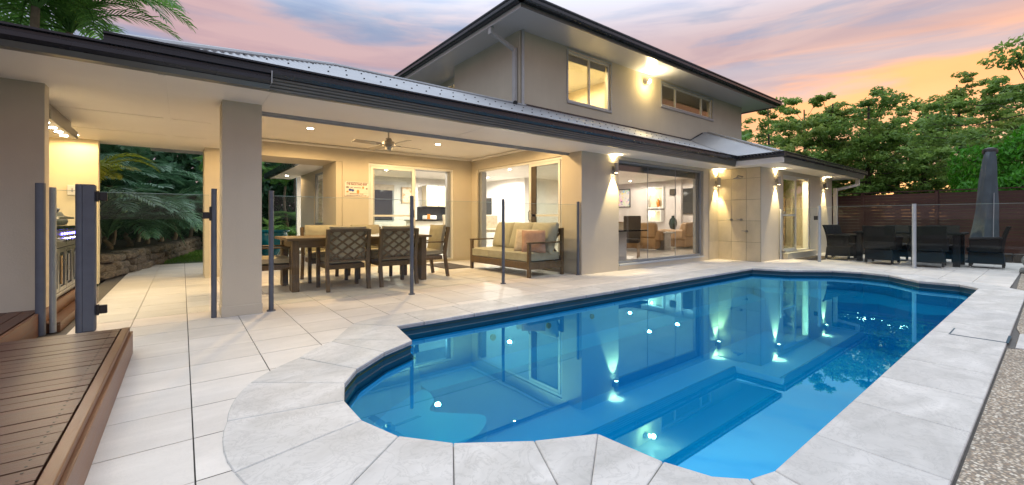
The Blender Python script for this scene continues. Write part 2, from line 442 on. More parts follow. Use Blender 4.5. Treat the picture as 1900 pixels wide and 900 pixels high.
def wall_boxes(axis, a0, a1, z0, z1, t0, t1, openings=()):
    """wall along x (axis 0, thickness t0..t1 in y) or along y (axis 1, thickness in x), openings (a0, a1, z0, z1)"""
    m = MB()
    def b(p, q, r, s_):
        if q-p > 1e-4 and s_-r > 1e-4:
            m.box(p, q, t0, t1, r, s_) if axis == 0 else m.box(t0, t1, p, q, r, s_)
    cur = a0
    for (p, q, r, s_) in sorted(openings):
        b(cur, p, z0, z1); b(p, q, z0, r); b(p, q, s_, z1); cur = q
    b(cur, a1, z0, z1)
    return m
def ring(axis, a0, a1, z0, z1, t0, t1, w, wb=None):
    """window frame as four butted bars"""
    wb = wb or w; m = MB()
    def b(p, q, r, s_): m.box(p, q, t0, t1, r, s_) if axis == 0 else m.box(t0, t1, p, q, r, s_)
    b(a0, a1, z1-w, z1); b(a0, a1, z0, z0+wb); b(a0, a0+w, z0+wb, z1-w); b(a1-w, a1, z0+wb, z1-w)
    return m
def slab(axis, a0, a1, z0, z1, t0, t1):
    return MB().box(a0, a1, t0, t1, z0, z1) if axis == 0 else MB().box(t0, t1, a0, a1, z0, z1)

# ================================================================ ground, pool, paving, deck
POOL = [(1.652, 3.945), (1.56, 3.40), (1.25, 3.235), (.96, 2.99), (.818, 2.78), (.737, 2.513), (.739, 2.214), (.823, 1.946),
        (.999, 1.73), (1.31, 1.513), (1.598, 1.372), (1.637, 1.041), (1.70, .86), (1.80, .76), (1.94, .72), (9.45, .72),
        (9.75, .95), (9.76, 1.42), (10.38, 1.92), (10.50, 2.35), (10.38, 2.78), (9.75, 3.33), (9.50, 3.945)]
def inside(p, poly):
    r = False; n = len(poly)
    for i in range(n):
        (x0, y0), (x1, y1) = poly[i], poly[i-1]
        if (y0 > p[1]) != (y1 > p[1]) and p[0] < (x1-x0)*(p[1]-y0)/(y1-y0)+x0: r = not r
    return r
def sheet_with_hole(rect, hole, z, mb=None):
    bm = bmesh.new()
    def loop(pts):
        vs = [bm.verts.new((x, y, z)) for x, y in pts]; return [bm.edges.new((vs[i], vs[(i+1) % len(vs)])) for i in range(len(vs))]
    es = loop([(rect[0], rect[2]), (rect[1], rect[2]), (rect[1], rect[3]), (rect[0], rect[3])])+loop(hole)
    bmesh.ops.triangle_fill(bm, use_beauty=True, edges=es)
    bm.verts.ensure_lookup_table(); bm.normal_update()
    m = MB(); m.v = [tuple(v.co) for v in bm.verts]
    for f in bm.faces:
        idx = [v.index for v in f.verts]; m.f.append(tuple(idx if f.normal.z > 0 else idx[::-1]))
    bm.free(); return m
def structure(name, mb, mat, parent=None, smooth=False):
    o = newobj(name, mesh_of(name, mb, mat, smooth=smooth)); OFF[o.name] = (0, 0, 0); o['kind'] = 'structure'; return o
structure('ground', sheet_with_hole((-1500, 1500, -1500, 1500), POOL, -.055), 'lawn_soil')

# ---- patio paving: individual porcelain tiles over a grout bed
patio = structure('patio_paving', sheet_with_hole((-1.05, 16.1, -3., 14.2), POOL, -.014), 'grout')
TX, TY, TX0, TY0, JT = .437, .42, .041, 2.113, .006
COP_OUT = []        # filled by the coping below
SPA_C = Vector((1.36, 2.42))
J = [((1.652, 3.945), (1.33, 4.30)), ((1.56, 3.40), (1.035, 3.84)), ((1.25, 3.235), (1.0, 3.795)), ((.96, 2.99), (.69, 3.50)), ((.818, 2.78), (.341, 3.16)),
     ((.737, 2.513), (.18, 2.63)), ((.739, 2.214), (.168, 2.08)), ((.823, 1.946), (.37, 1.58)), ((.999, 1.73), (.71, 1.22)), ((1.31, 1.513), (1.07, 1.0)),
     ((1.598, 1.372), (1.13, 1.02)), ((1.637, 1.041), (1.12, .90)), ((1.80, .76), (1.45, .32)), ((1.94, .72), (1.82, .255))]
x = 2.42
while x < 9.3: J.append(((x, .72), (x, .255))); x += .62
J += [((9.45, .72), (9.62, .255)), ((9.75, .95), (10.25, .72)), ((9.76, 1.42), (10.2, 1.12)), ((10.38, 1.92), (10.82, 1.62)), ((10.50, 2.35), (11.02, 2.35)),
      ((10.38, 2.78), (10.82, 3.08)), ((9.75, 3.33), (10.15, 3.62)), ((9.50, 3.945), (9.80, 4.44))]
xs = []; x = 1.94
while x < 9.2: xs.append(x); x += .605
J += [((x, 3.945), (x, 4.455)) for x in reversed(xs)]
pool_thing = thing('swimming_pool', (5.5, 2.3, -1.2), 'long blue in-ground swimming pool with pale stone coping', 'pool')
nJ = len(J)
for k in range(nJ):
    (i0, o0), (i1, o1) = J[k], J[(k+1) % nJ]
    mids = []
    if i0 in POOL and i1 in POOL:
        a, b = POOL.index(i0), POOL.index(i1)
        mids = POOL[a+1:b] if b > a else []
    outs = [o1]
    if k in (2, 3, 4, 5, 6, 7, 8) or k == nJ-1:
        c = SPA_C if k != nJ-1 else Vector((1.9, 3.6))
        a0 = math.atan2(o0[1]-c.y, o0[0]-c.x); a1 = math.atan2(o1[1]-c.y, o1[0]-c.x); r0 = (Vector(o0)-c).length; r1 = (Vector(o1)-c).length
        if a1-a0 > math.pi: a1 -= 2*math.pi
        if a0-a1 > math.pi: a1 += 2*math.pi
        for t in (.8, .6, .4, .2):
            aa = a0+(a1-a0)*t; rr = r0+(r1-r0)*t; outs.append((c.x+rr*math.cos(aa), c.y+rr*math.sin(aa)))
    outs.append(o0)
    poly = [i0]+list(mids)+[i1]+outs
    COP_OUT += outs[::-1][:-1]
    cx = sum(p[0] for p in poly)/len(poly); cyy = sum(p[1] for p in poly)/len(poly)
    g = .0035
    sh = []
    for p in poly:
        d = Vector((cx-p[0], cyy-p[1])); d.normalize(); sh.append((p[0]+d.x*g, p[1]+d.y*g))
    lift = .0065+random.uniform(-.0008, .0008)
    m = MB().prism(sh, -.032, lift)
    part('coping_stone', m, 'coping_stone', pool_thing, bevel=.004)
# shell: waterline band, sloping walls, floor, ledges
def loft(loops, mb, close=True):
    n = len(loops[0]); b = len(mb.v)
    for L in loops: mb.v += [tuple(p) for p in L]
    for i in range(len(loops)-1):
        for k in range(n):
            k2 = (k+1) % n; mb.f.append((b+i*n+k, b+i*n+k2, b+(i+1)*n+k2, b+(i+1)*n+k))
    return mb
def inset(poly, d):
    n = len(poly); out = []
    for i in range(n):
        p0, p1, p2 = Vector(poly[i-1]), Vector(poly[i]), Vector(poly[(i+1) % n])
        n1 = Vector((-(p1-p0).y, (p1-p0).x)).normalized(); n2 = Vector((-(p2-p1).y, (p2-p1).x)).normalized()
        q = (n1+n2).normalized(); k = max(.5, q.dot(n1)); out.append(tuple(p1+q*(d/k)))
    return out
area2 = sum(POOL[i-1][0]*POOL[i][1]-POOL[i][0]*POOL[i-1][1] for i in range(len(POOL)))
PC = POOL if area2 > 0 else POOL[::-1]
def lv(d, z): return [(x, y, z) for x, y in (inset(PC, d) if d else PC)]
part('waterline_band', loft([lv(-.012, -.03), lv(-.012, -.10), lv(0., -.12), lv(.03, -.165)], MB()), 'waterline', pool_thing)
m = MB(); m = loft([lv(.028, -.15), lv(.06, -.30), lv(.10, -.9), lv(.22, -1.12)], m)
b0 = len(m.v)-len(PC); m.f.append(tuple(b0+i for i in range(len(PC))))
part('shell', m, 'pool_shell', pool_thing)
def smooth_poly(pts, n=6):
    out = []; L = len(pts)
    for i in range(L):
        p0, p1, p2, p3 = [Vector(pts[(i+k-1) % L]) for k in range(4)]
        for t in range(n):
            u = t/n; out.append(tuple(.5*((2*p1)+(-p0+p2)*u+(2*p0-5*p1+4*p2-p3)*u*u+(-p0+3*p1-3*p2+p3)*u**3)))
    return out
ledge = MB()
seat = [(1.62, 3.36), (1.25, 3.19), (.98, 2.94), (.84, 2.75), (.78, 2.5), (.78, 2.22), (.87, 1.97), (1.04, 1.77), (1.33, 1.56), (1.60, 1.42),
        (1.55, 1.62), (1.35, 1.84), (1.22, 2.1), (1.34, 2.34), (1.62, 2.44), (1.78, 2.62), (1.62, 2.80), (1.50, 2.95), (1.62, 3.12)]
ledge.prism(smooth_poly(seat)[::-1], -1.16, -.42, None)
ledge.prism([(1.75, 3.46), (8.9, 3.46), (9.3, 3.9), (1.75, 3.9)], -1.16, -.50)
ledge.prism([(9.0, .8), (9.7, 1.0), (9.7, 1.45), (10.3, 1.98), (10.4, 2.35), (10.3, 2.74), (9.7, 3.28), (9.4, 3.88), (8.9, 3.46), (9.05, 2.8), (8.7, 2.35), (9.05, 1.8), (8.6, 1.2)], -1.16, -.36)
part('seat_ledge', ledge, 'pool_shell', pool_thing)
for k, (px, py, pz) in enumerate(((1.05, 2.42, -.42), (1.1, 1.95, -.42), (2.6, 2.3, -1.12), (2.75, 3.86, -.28), (3.6, 3.86, -.28), (4.4, 3.86, -.28))):
    if pz == -.28: mm = MB().tube([(px, 3.915, pz), (px, 3.87, pz)], .035, 14)
    else: mm = MB().lathe([(.055, 0), (.055, .012), (.03, .016)], (px, py, pz), 14)
    part('jet_fitting', mm, 'post_grey', pool_thing)
wl = MB(); b = lv(.002, -.105); wl.v = b; wl.f = [tuple(range(len(b)))]
water = structure('pool_water', wl, 'pool_water')
# service lid in the coping
lid = thing('service_lid', (5.64, .41, .008), 'rectangular stone service lid with dark joint set in pool coping', 'service lid')
part('lid_rim', MB().box(5.467, 5.813, .245, .60, .004, .0085), 'waterline', lid)
part('lid_stone', MB().box(5.482, 5.798, .262, .588, .006, .0105), 'coping_stone', lid)

# ---- tiles
tile_me = mesh_of('tile', MB().box(-TX/2+JT/2, TX/2-JT/2, -TY/2+JT/2, TY/2-JT/2, -.02, 0.), 'tile_stone')
full = []; cut = []
fxv, fyv = math.cos(R(52.11)), math.sin(R(52.11)); rxv, ryv = fyv, -fxv
PIERS = [(.345, .72, 5.45, 5.83), (5.9, 11.1, 5.46, 5.64), (11.12, 16.3, 4.42, 5.6), (11.12, 16.3, 5.64, 14), (2.7, 16.3, 9.3, 14.2), (6.1, 16.3, 5.64, 14)]
for i in range(-3, 38):
    for j in range(-8, 29):
        x0 = TX0+i*TX; y0 = TY0+j*TY; cxx, cyy = x0+TX/2, y0+TY/2
        if cyy < .26 and cxx > 1.1: continue
        if x0 < -1.02 or x0+TX > 16.2 or cyy > 14: continue
        if cxx < -.33 and cyy < 4.45: continue
        if any(a < x0 and x0+TX < b and c < y0 and y0+TY < d for a, b, c, d in PIERS): continue
        cor = [(x0, y0), (x0+TX, y0), (x0+TX, y0+TY), (x0, y0+TY)]
        ins = [inside(p, COP_OUT) for p in cor]
        inp = any(inside((x0+TX*u, y0+TY*v), POOL) for u in (0, .25, .5, .75, 1) for v in (0, .25, .5, .75, 1))
        if all(ins): continue
        if inp or any(ins):
            cut.append((x0, y0)); continue
        if y0 < .25 < y0+TY and x0 > 1.2: cut.append((x0, y0)); continue
        d = cxx*fxv+cyy*fyv; l = cxx*rxv+cyy*ryv
        vis = d > .3 and abs(l/d) < 1.3
        sz = (TX*TY*1.05/d**3) if vis else -1
        full.append((sz, cxx, cyy))
full.sort(reverse=True)
for sz, cxx, cyy in full[:270]:
    o = shared('tile', tile_me, (cxx, cyy, random.uniform(-.0006, .0006)), patio)
mm = MB(); 
for sz, cxx, cyy in full[270:]: mm.box(cxx-TX/2+JT/2, cxx+TX/2-JT/2, cyy-TY/2+JT/2, cyy+TY/2-JT/2, -.02, 0)
part('tile_field', mm, 'tile_stone', patio, kind='stuff')
for x0, y0 in cut:            # tiles cut along the coping: kept where they run up to it, ends tucked under its edge
    mm = MB(); K = 12; a0, a1 = x0+JT/2, x0+TX-JT/2; b0, b1 = y0+JT/2, y0+TY-JT/2; n = 0
    for u in range(K):
        for v in range(K):
            p0 = (a0+(a1-a0)*u/K, b0+(b1-b0)*v/K); p1 = (a0+(a1-a0)*(u+1)/K, b0+(b1-b0)*(v+1)/K)
            if all(inside(q, COP_OUT) for q in (p0, p1, (p0[0], p1[1]), (p1[0], p0[1]))): continue
            if p0[1] < .25 and p0[0] > 1.15: continue
            mm.add([(p0[0], p0[1], -.0002), (p1[0], p0[1], -.0002), (p1[0], p1[1], -.0002), (p0[0], p1[1], -.0002)], [(0, 1, 2, 3)]); n += 1
    if n: part('tile', mm, 'tile_stone', patio)

# ---- exposed aggregate strip on the right, dark planting bed behind the far table
structure('pebble_path', MB().prism([(1.2, .245), (5.30, .245), (5.36, .10), (5.36, -.6), (1.2, -.6)], -.05, -.004), 'pebble_aggregate')
structure('pebble_path', MB().prism([(6.05, .20), (6.35, .235), (9.3, .245), (9.55, .36), (13.2, .42), (13.2, -3.), (6.05, -3.)], -.05, -.004), 'pebble_aggregate')
m = MB()
pl = structure('side_paving', MB().box(5.36, 6.05, -3, .24, -.05, -.010), 'grout')
for k in range(7): part('paver', MB().box(5.365, 6.045, -.245-k*.46, .205-k*.46, -.045, 0.), 'coping_stone', pl, bevel=.003)
structure('pebble_path', MB().box(1.2, 5.36, -4., -.6, -.05, -.004), 'pebble_aggregate')
structure('planting_bed', MB().box(16.1, 30, -14, 4.2, -.05, .02), 'mulch')
kb = thing('stone_kerb', (15.6, 0, 0), 'low dark stone kerb below the timber fence', 'kerb')
for k in range(8): part('kerb_block', MB().box(15.62, 16.1, -3.2+k*.55, -2.66+k*.55, -.02, .20), 'mulch', kb, bevel=.012)

# ---- timber deck, near left, and the low platform under the barbecue
DZ = .205
deck = structure('timber_deck', MB().box(-6, -.325, -3, 4.43, -.05, DZ-.045), 'black_metal')
DB = .1
brd = mesh_of('board', MB().box(-2.85, 2.85, -DB/2+.0035, DB/2-.0035, -.028, 0), 'deck_wood')
scr = MB()
for k in range(46):
    yy = 4.43-.05-k*DB
    shared('board', brd, (-.372-2.85-.004, yy, DZ+random.uniform(-.0015, .0015)), deck)
    if yy > .8:
        for sx in (-.42, -1.02):
            for sy in (-.026, .026): scr.lathe([(.0045, 0), (.0045, .0012), (.002, .0014)], (sx, yy+sy, DZ+.001), 8)
part('edge_board', MB().box(-.368, -.322, -3, 4.43, DZ-.03, DZ+.004), 'deck_edge', deck, bevel=.004)
part('fascia_board', MB().box(-.33, -.305, -3, 4.437, 0, DZ-.032), 'deck_edge', deck, bevel=.003)
part('rear_fascia_board', MB().box(-1.0, -.331, 4.431, 4.455, 0, DZ-.004), 'deck_edge', deck, bevel=.003)
part('screw', scr, 'black_metal', deck, kind='stuff')
plat = structure('barbecue_platform', MB().box(-6, -1.04, 4.46, 7.9, -.05, DZ-.05), 'black_metal')
pb = mesh_of('board', MB().box(-DB/2+.0035, DB/2-.0035, -1.71, 1.71, -.028, 0), 'deck_wood')
for k in range(9):
    if k < 8: shared('board', pb, (-1.10-k*DB, 4.46+1.715, DZ-.003), plat)
part('fascia_board', MB().box(-1.038, -1.012, 4.458, 7.9, 0, DZ), 'deck_edge', plat, bevel=.003)
part('step_board', MB().box(-1.01, -.90, 5.72, 7.88, -.01, .085), 'deck_edge', plat, bevel=.004)

# ================================================================ the house
SOF = 2.32; CEIL = 2.58; F = 5.45
H = thing('house', (8, 8, 0), 'two-storey beige rendered house with grey metal roofs, open alfresco and lit windows', 'house')
def hp(name, mb, mat, bevel=0., smooth=False, label=None, kind=None): return part(name, mb, mat, H, bevel=bevel, smooth=smooth, label=label, kind=kind)
# ---- ground-floor walls
hp('wall', wall_boxes(0, 5.89, 11.11, 0, SOF+.01, F, F+.2, [(6.98, 10.34, .125, 2.255)]), 'wall_paint', label='pool-side beige wall with the wide living room window')
hp('wall', wall_boxes(1, F+.2, 9.28, 0, CEIL+.01, 5.89, 6.09, [(5.97, 8.99, .05, 2.285)]), 'wall_paint')
hp('wall', wall_boxes(0, 2.68, 5.89, 0, CEIL+.01, 9.28, 9.48, [(3.23, 5.37, .05, 2.285)]), 'wall_paint')
hp('wall', wall_boxes(1, 9.48, 13.3, 0, CEIL, 2.68, 2.88, [(10.37, 11.74, .9, 2.2)]), 'wall_paint')
hp('wall', MB().box(2.55, 2.68, 9.30, 10.36, 0, 2.262), 'wall_paint')
hp('lintel', MB().box(.66, 2.68, 9.28, 10.34, 2.262, CEIL+.01), 'wall_paint')
hp('wall', wall_boxes(0, 11.11, 16.4, 0, SOF+.01, 4.41, 4.61, [(12.47, 14.45, .17, 2.22)]), 'wall_paint', label='beige front wall of the wing with a glass door and two wall lights')
hp('wall', MB().box(11.12, 11.31, 4.61, F, 0, SOF+.01), 'wall_paint')
hp('wall', MB().box(16.2, 16.4, 4.61, 15, 0, SOF+.01), 'wall_paint')
hp('column', MB().box(.335, .70, F, 5.85, .0, SOF+.008), 'wall_paint', label='square beige column carrying the alfresco roof')
hp('column', MB().box(.31, .66, 9.30, 10.0, 0, SOF+.01), 'wall_paint')
hp('wall', MB().box(-6, -1.02, 5.83, 6.0, DZ-.03, SOF+.01), 'wall_paint', label='near beige end wall beside the barbecue')
hp('wall', MB().box(-3.2, -1.07, 9.5, 9.66, 0, SOF+.01), 'yellow_wall', label='cream wall behind the barbecue')
hp('wall', MB().box(-1.88, -1.74, 6.0, 9.5, 0, SOF+.01), 'yellow_wall')
for a in ((.327, .708, F-.008, 5.858, 0, .11), ): hp('plinth', MB().box(*a), 'wall_paint', bevel=.003)
# window sill block and reveal
hp('plinth', MB().box(6.98, 10.34, F-.012, F, 0, .085), 'wall_paint')
# ---- soffits and ceilings
hp('soffit', MB().box(-7, .62, 4.76, 9.92, SOF, SOF+.05), 'soffit')
hp('soffit', MB().box(.62, 11.0, 4.80, 5.86, SOF, SOF+.05), 'soffit')
hp('soffit', MB().box(10.6, 17.1, 3.80, 4.80, SOF, SOF+.05), 'soffit')
hp('soffit', MB().box(16.4, 17.1, 4.80, 12, SOF, SOF+.05), 'soffit')
hp('soffit', MB().box(2.07, 2.68, 10.34, 14.6, 2.275, 2.31), 'soffit')
hp('ceiling', MB().box(.62, 5.89, 5.88, 9.28, CEIL, CEIL+.05), 'ceiling', label='raised cream alfresco ceiling')
hp('ceiling_step', MB().box(.62, 5.89, 5.82, 5.86, SOF-.004, CEIL+.01), 'soffit')
hp('ceiling_step', MB().box(.60, .66, 5.86, 9.28, SOF-.004, CEIL+.01), 'soffit')
m = MB().box(.70, 5.89, 5.795, 5.818, SOF-.045, SOF); m.box(.70, 5.89, 5.765, 5.79, SOF-.022, SOF)
hp('blind_track', m, 'trim_grey')
m = MB(); c = .055
m.box(.66, 5.89, 9.225, 9.28, CEIL-.055, CEIL); m.box(5.835, 5.89, 5.86, 9.225, CEIL-.055, CEIL)
hp('cornice', m, 'ceiling', bevel=.02)
for x in (-.17, -2.6): hp('cover_strip', MB().box(x, x+.05, 4.84, 9.9, SOF-.006, SOF), 'soffit')
for y in (6.9, 8.3):
    for xa, xb in ((-6, -2.62), (-2.54, -.19), (-.11, .3)): hp('cover_strip', MB().box(xa, xb, y, y+.035, SOF-.004, SOF), 'soffit')
for x in (.70, 3.3): hp('cover_strip', MB().box(x, x+.008, 4.84, 5.76, SOF-.003, SOF), 'soffit')
# ---- gutters and fascias: y is u
def gutter_prof(u, z, h=.125, d=.115, sgn=-1):
    return [(u, z), (u+sgn*d*.75, z), (u+sgn*d, z+.03), (u+sgn*d, z+h*.55), (u+sgn*d*.86, z+h*.62), (u+sgn*d*.86, z+h*.80), (u+sgn*(d+.012), z+h*.86), (u+sgn*(d+.012), z+h), (u, z+h)]
def fascia_prof(u, z0, z1, sgn=-1):
    p = [(u+.03, z0), (u+sgn*.02, z0)]; n = 4; dz_ = (z1-z0)/n
    for k in range(n):
        p += [(u+sgn*(.022+.012*k), z0+dz_*k+.004), (u+sgn*(.034+.012*k), z0+dz_*(k+.35)), (u+sgn*(.034+.012*k), z0+dz_*(k+.92)), (u+sgn*(.024+.012*k), z0+dz_*(k+.96))]
    return p+[(u+.03, z1)]
hp('gutter', MB().extrude(gutter_prof(4.80, 2.44, .115), 0, -.50, 10.56), 'gutter')
hp('fascia', MB().extrude(fascia_prof(4.80, SOF-.003, 2.438), 0, .67, 10.58), 'fascia')
hp('gutter', MB().extrude(gutter_prof(4.78, 2.352, .115, .13), 0, -7, .675), 'gutter')
hp('fascia', MB().extrude([(4.79, SOF-.012), (4.70, SOF-.012), (4.675, 2.35), (4.79, 2.35)], 0, -7, .67), 'fascia')
hp('gutter_cap', MB().box(.676, .684, 4.63, 4.77, 2.36, 2.475), 'trim_grey')
hp('gutter', MB().extrude(gutter_prof(3.80, 2.44, .115), 0, 10.56, 17.15), 'gutter')
hp('fascia', MB().extrude(fascia_prof(3.80, SOF-.003, 2.438), 0, 10.60, 17.1), 'fascia')
hp('gutter', MB().extrude(gutter_prof(10.60, 2.44, .115), 1, 3.685, 4.79), 'gutter')
hp('fascia', MB().extrude(fascia_prof(10.60, SOF-.003, 2.438), 1, 3.74, 4.79), 'soffit')
hp('gutter', MB().extrude([(17.1, 2.44), (17.215, 2.44), (17.225, 2.555), (17.1, 2.555)], 1, 3.69, 12), 'gutter')
hp('gutter', MB().extrude([(2.07, 2.265), (1.95, 2.265), (1.94, 2.40), (2.07, 2.40)], 1, 10.36, 14.6), 'gutter')
hp('gutter', MB().extrude([(14.6, 2.265), (14.70, 2.265), (14.71, 2.40), (14.6, 2.40)], 0, 1.94, 2.68), 'gutter')
hp('roof_slab', MB().box(-7, .66, 4.80, 9.92, 2.375, 2.43), 'roof_steel')
hp('roof_slab', MB().box(-7, 2.66, 9.93, 10.34, 2.6, 2.66), 'roof_steel')
hp('roof_slab', MB().add([(2.0, 10.36, 2.40), (2.0, 14.6, 2.40), (6, 14.6, 4.0), (6, 10.36, 4.0)], [(0, 1, 2, 3)]), 'roof_steel')
# ---- corrugated roofs
PITCH = .4125; PIT = .076
def corrug(x0, x1, ylo, yhi, zf, along=0, step=PIT/6):
    """ridges follow the fall; columns between ylo(x) and yhi(x); zf(x, y) plane height"""
    m = MB(); n = int((x1-x0)/step)+1; K = 1
    for i in range(n+1):
        a = min(x0+i*step, x1); w = .0085*math.cos(2*math.pi*a/PIT)
        lo, hi = ylo(a), max(ylo(a)+.001, yhi(a))
        for y in (lo, hi):
            m.v.append((a, y, zf(a, y)+w) if along == 0 else (y, a, zf(y, a)+w))
    for i in range(n): m.f.append((2*i, 2*i+2, 2*i+3, 2*i+1) if along == 0 else (2*i, 2*i+1, 2*i+3, 2*i+2))
    return m
ZR = 2.545
main = corrug(-.47, 13.14, lambda x: 4.735 if x < 10.55 else 4.80+(x-10.55), lambda x: min(7.2 if x < 5.98 else 7.39, x+5.27), lambda x, y: ZR+PITCH*(y-4.80))
hp('roof', main, 'roof_steel', smooth=60, label='grey corrugated metal roof above the alfresco')
wing = corrug(10.53, 17.2, lambda x: 3.735, lambda x: min(3.80+(x-10.53), 3.80+(17.2-x), 7.385), lambda x, y: ZR+PITCH*(y-3.80))
hp('roof', wing, 'roof_steel', smooth=60)
wl_ = corrug(3.80, 7.385, lambda y: 10.53+(max(0, y-4.80) if y > 4.8 else 0)-(.06 if y < 4.75 else 0), lambda y: 10.53+(y-3.80), lambda x, y: ZR+PITCH*(x-10.53), along=1)
hp('roof', wl_, 'roof_steel', smooth=60, label='small corrugated hip beside the upper wall')
m = MB().add([(17.2, 3.8, ZR), (17.2, 12, ZR), (13.9, 12, ZR+PITCH*3.3), (13.9, 7.1, ZR+PITCH*3.3)], [(0, 1, 2, 3)]); hp('roof', m, 'roof_steel')
m = MB().add([(1.9, 7.2, ZR+.99), (5.98, 7.2, ZR+.99), (5.98, 10.6, ZR-.2), (-.47, 10.6, ZR-.2), (-.47, 4.8, ZR)], [(0, 1, 2, 3), (0, 3, 4)]); hp('roof', m, 'roof_steel')
def cap(p0, p1, r=.035):
    return MB().tube([p0, p1], r, 8)
hp('ridge_cap', cap((-.47, 4.80, ZR+.015), (1.93, 7.2, ZR+1.0)), 'roof_steel', smooth=True)
hp('ridge_cap', cap((1.93, 7.2, ZR+1.0), (5.98, 7.2, ZR+1.0)), 'roof_steel', smooth=True)
hp('ridge_cap', cap((10.53, 3.80, ZR+.01), (13.88, 7.15, ZR+1.39)), 'roof_steel', smooth=True)
hp('ridge_cap', cap((17.2, 3.80, ZR+.01), (13.88, 7.15, ZR+1.39)), 'roof_steel', smooth=True)
hp('valley', cap((10.56, 4.82, ZR), (13.14, 7.39, ZR+1.065), .022), 'gutter')
hp('flashing', MB().bar((5.99, 7.365, ZR+1.075), (13.14, 7.365, ZR+1.075), .03, .05), 'gutter')
hp('flashing', MB().bar((13.14, 7.365, ZR+1.075), (13.9, 7.365, ZR+1.40), .03, .05), 'gutter')
hp('flashing', MB().bar((13.9, 7.365, ZR+1.41), (16.9, 7.365, ZR+.98), .03, .05), 'trim_grey')
scr = MB()
for i in range(64):
    for yy in (5.0, 5.7, 6.5):
        xx = .1+i*.228
        if xx > 10.4 or yy > xx+5.2: continue
        scr.box(xx-.009, xx+.009, yy-.009, yy+.009, ZR+PITCH*(yy-4.8)+.006, ZR+PITCH*(yy-4.8)+.02)
hp('roof_screw', scr, 'gutter', kind='stuff')
# ---- upper storey
UZ = 5.29; UY = 7.39; UX = 5.98
W1 = (7.50, 9.12, 3.96, 5.215); W2 = (11.53, 14.62, 4.53, 5.20)
hp('wall', wall_boxes(0, UX, 16.87, 3.0, UZ+.01, UY, UY+.2, [W1, W2]), 'wall_paint', label='grey-beige upper storey wall facing the pool')
hp('wall', MB().box(UX, UX+.2, UY+.2, 10.3, 2.65, UZ+.01), 'wall_paint')
hp('wall', wall_boxes(1, 10.3, 14, 2.65, UZ+.01, 6.42, 6.6, [(10.75, 11.75, 3.9, 5.15)]), 'wall_paint')
hp('wall', MB().box(UX+.2, 6.42, 10.2, 10.3, 2.65, UZ+.01), 'wall_paint')
hp('wall', MB().box(16.67, 16.87, UY+.2, 14, 3.0, UZ+.01), 'wall_paint')
hp('wall', MB().box(6.6, 16.67, 13.8, 14, 3.0, UZ), 'wall_paint')
m = MB()
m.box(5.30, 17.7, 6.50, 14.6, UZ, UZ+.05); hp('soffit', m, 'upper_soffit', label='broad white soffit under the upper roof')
def ug(axis, u, a0, a1, sgn): return MB().extrude([(u, UZ+.03), (u+sgn*.10, UZ+.03), (u+sgn*.125, UZ+.06), (u+sgn*.125, UZ+.12), (u+sgn*.11, UZ+.13), (u+sgn*.14, UZ+.155), (u+sgn*.14, UZ+.18), (u, UZ+.18)], axis, a0, a1)
hp('gutter', ug(0, 6.48, 5.16, 17.84, -1), 'gutter'); hp('gutter', ug(1, 5.28, 6.35, 14.6, -1), 'gutter'); hp('gutter', ug(1, 17.72, 6.35, 14.6, 1), 'gutter')
hp('fascia', MB().box(5.28, 17.72, 6.475, 6.50, UZ-.045, UZ+.17), 'fascia'); hp('fascia', MB().box(5.275, 5.30, 6.50, 14.6, UZ-.06, UZ+.17), 'upper_soffit')
hp('fascia', MB().box(17.70, 17.725, 6.50, 14.6, UZ-.045, UZ+.17), 'fascia')
m = MB().add([(5.2, 6.4, UZ+.17), (17.8, 6.4, UZ+.17), (17.8, 14.6, UZ+.17), (5.2, 14.6, UZ+.17), (9.3, 10.5, UZ+1.85), (13.7, 10.5, UZ+1.85)],
             [(0, 1, 5, 4), (1, 2, 5), (2, 3, 4, 5), (3, 0, 4)])
hp('roof', m, 'roof_steel', label='hipped metal roof over the upper storey')
# upper rooms (seen through the windows)
hp('room', MB().box(6.62, 10.3, 10.2, 10.3, 3.0, UZ), 'yellow_wall'); hp('room', MB().box(10.3, 10.4, UY+.2, 10.3, 3.0, UZ), 'yellow_wall')
hp('room', MB().box(6.19, 16.66, UY+.21, 13.79, 2.95, 3.0), 'yellow_wall'); hp('room', MB().box(10.4, 16.67, 9.8, 9.9, 3.0, UZ), 'yellow_wall')
# ---- downpipes
def rect_pipe(pts, w, d):
    m = MB()
    for p, q in zip(pts, pts[1:]): m.bar(p, q, w, d, (0, 1, .01))
    return m
m = MB().box(5.29, 5.37, 7.55, 7.66, 5.09, 5.30); m.bar((5.34, 7.60, 5.14), (5.93, 7.52, 4.86), .075, .085, (0, 1, 0)); m.box(5.885, 5.965, 7.465, 7.565, 3.55, 4.90)
hp('downpipe', m, 'downpipe_grey', bevel=.006)
hp('downpipe', MB().tube([(6.03, 7.345, 3.62), (6.03, 7.345, 5.29)], .035, 12), 'downpipe_grey', smooth=True)
hp('spreader_pipe', MB().tube([(5.93, 7.5, 3.60), (5.55, 7.02, 3.50)], .05, 10), 'gutter', smooth=True)
for dz_ in (0, .13, .26): hp('step_flashing', MB().bar((5.965, 8.0+dz_*3.2, 3.62+dz_*.6), (5.965, 8.5+dz_*3.2, 3.86+dz_*.6), .02, .03), 'alu_white')
hp('downpipe', MB().tube([(5.33, 12.0, 5.3), (5.33, 12.0, 3.3)], .05, 10), 'downpipe_grey', smooth=True)
m = MB().box(16.92, 17.02, 3.84, 3.94, 2.10, 2.46); m.bar((16.97, 3.89, 2.13), (16.5, 4.33, 1.97), .09, .08, (0, 0, 1)); m.box(16.40, 16.50, 4.28, 4.38, .32, 2.03); m.bar((16.45, 4.33, .36), (16.62, 4.15, .02), .10, .09, (0, 0, 1))
hp('downpipe', m, 'downpipe', bevel=.006, label='cream rectangular downpipe with an angled foot at the far corner')
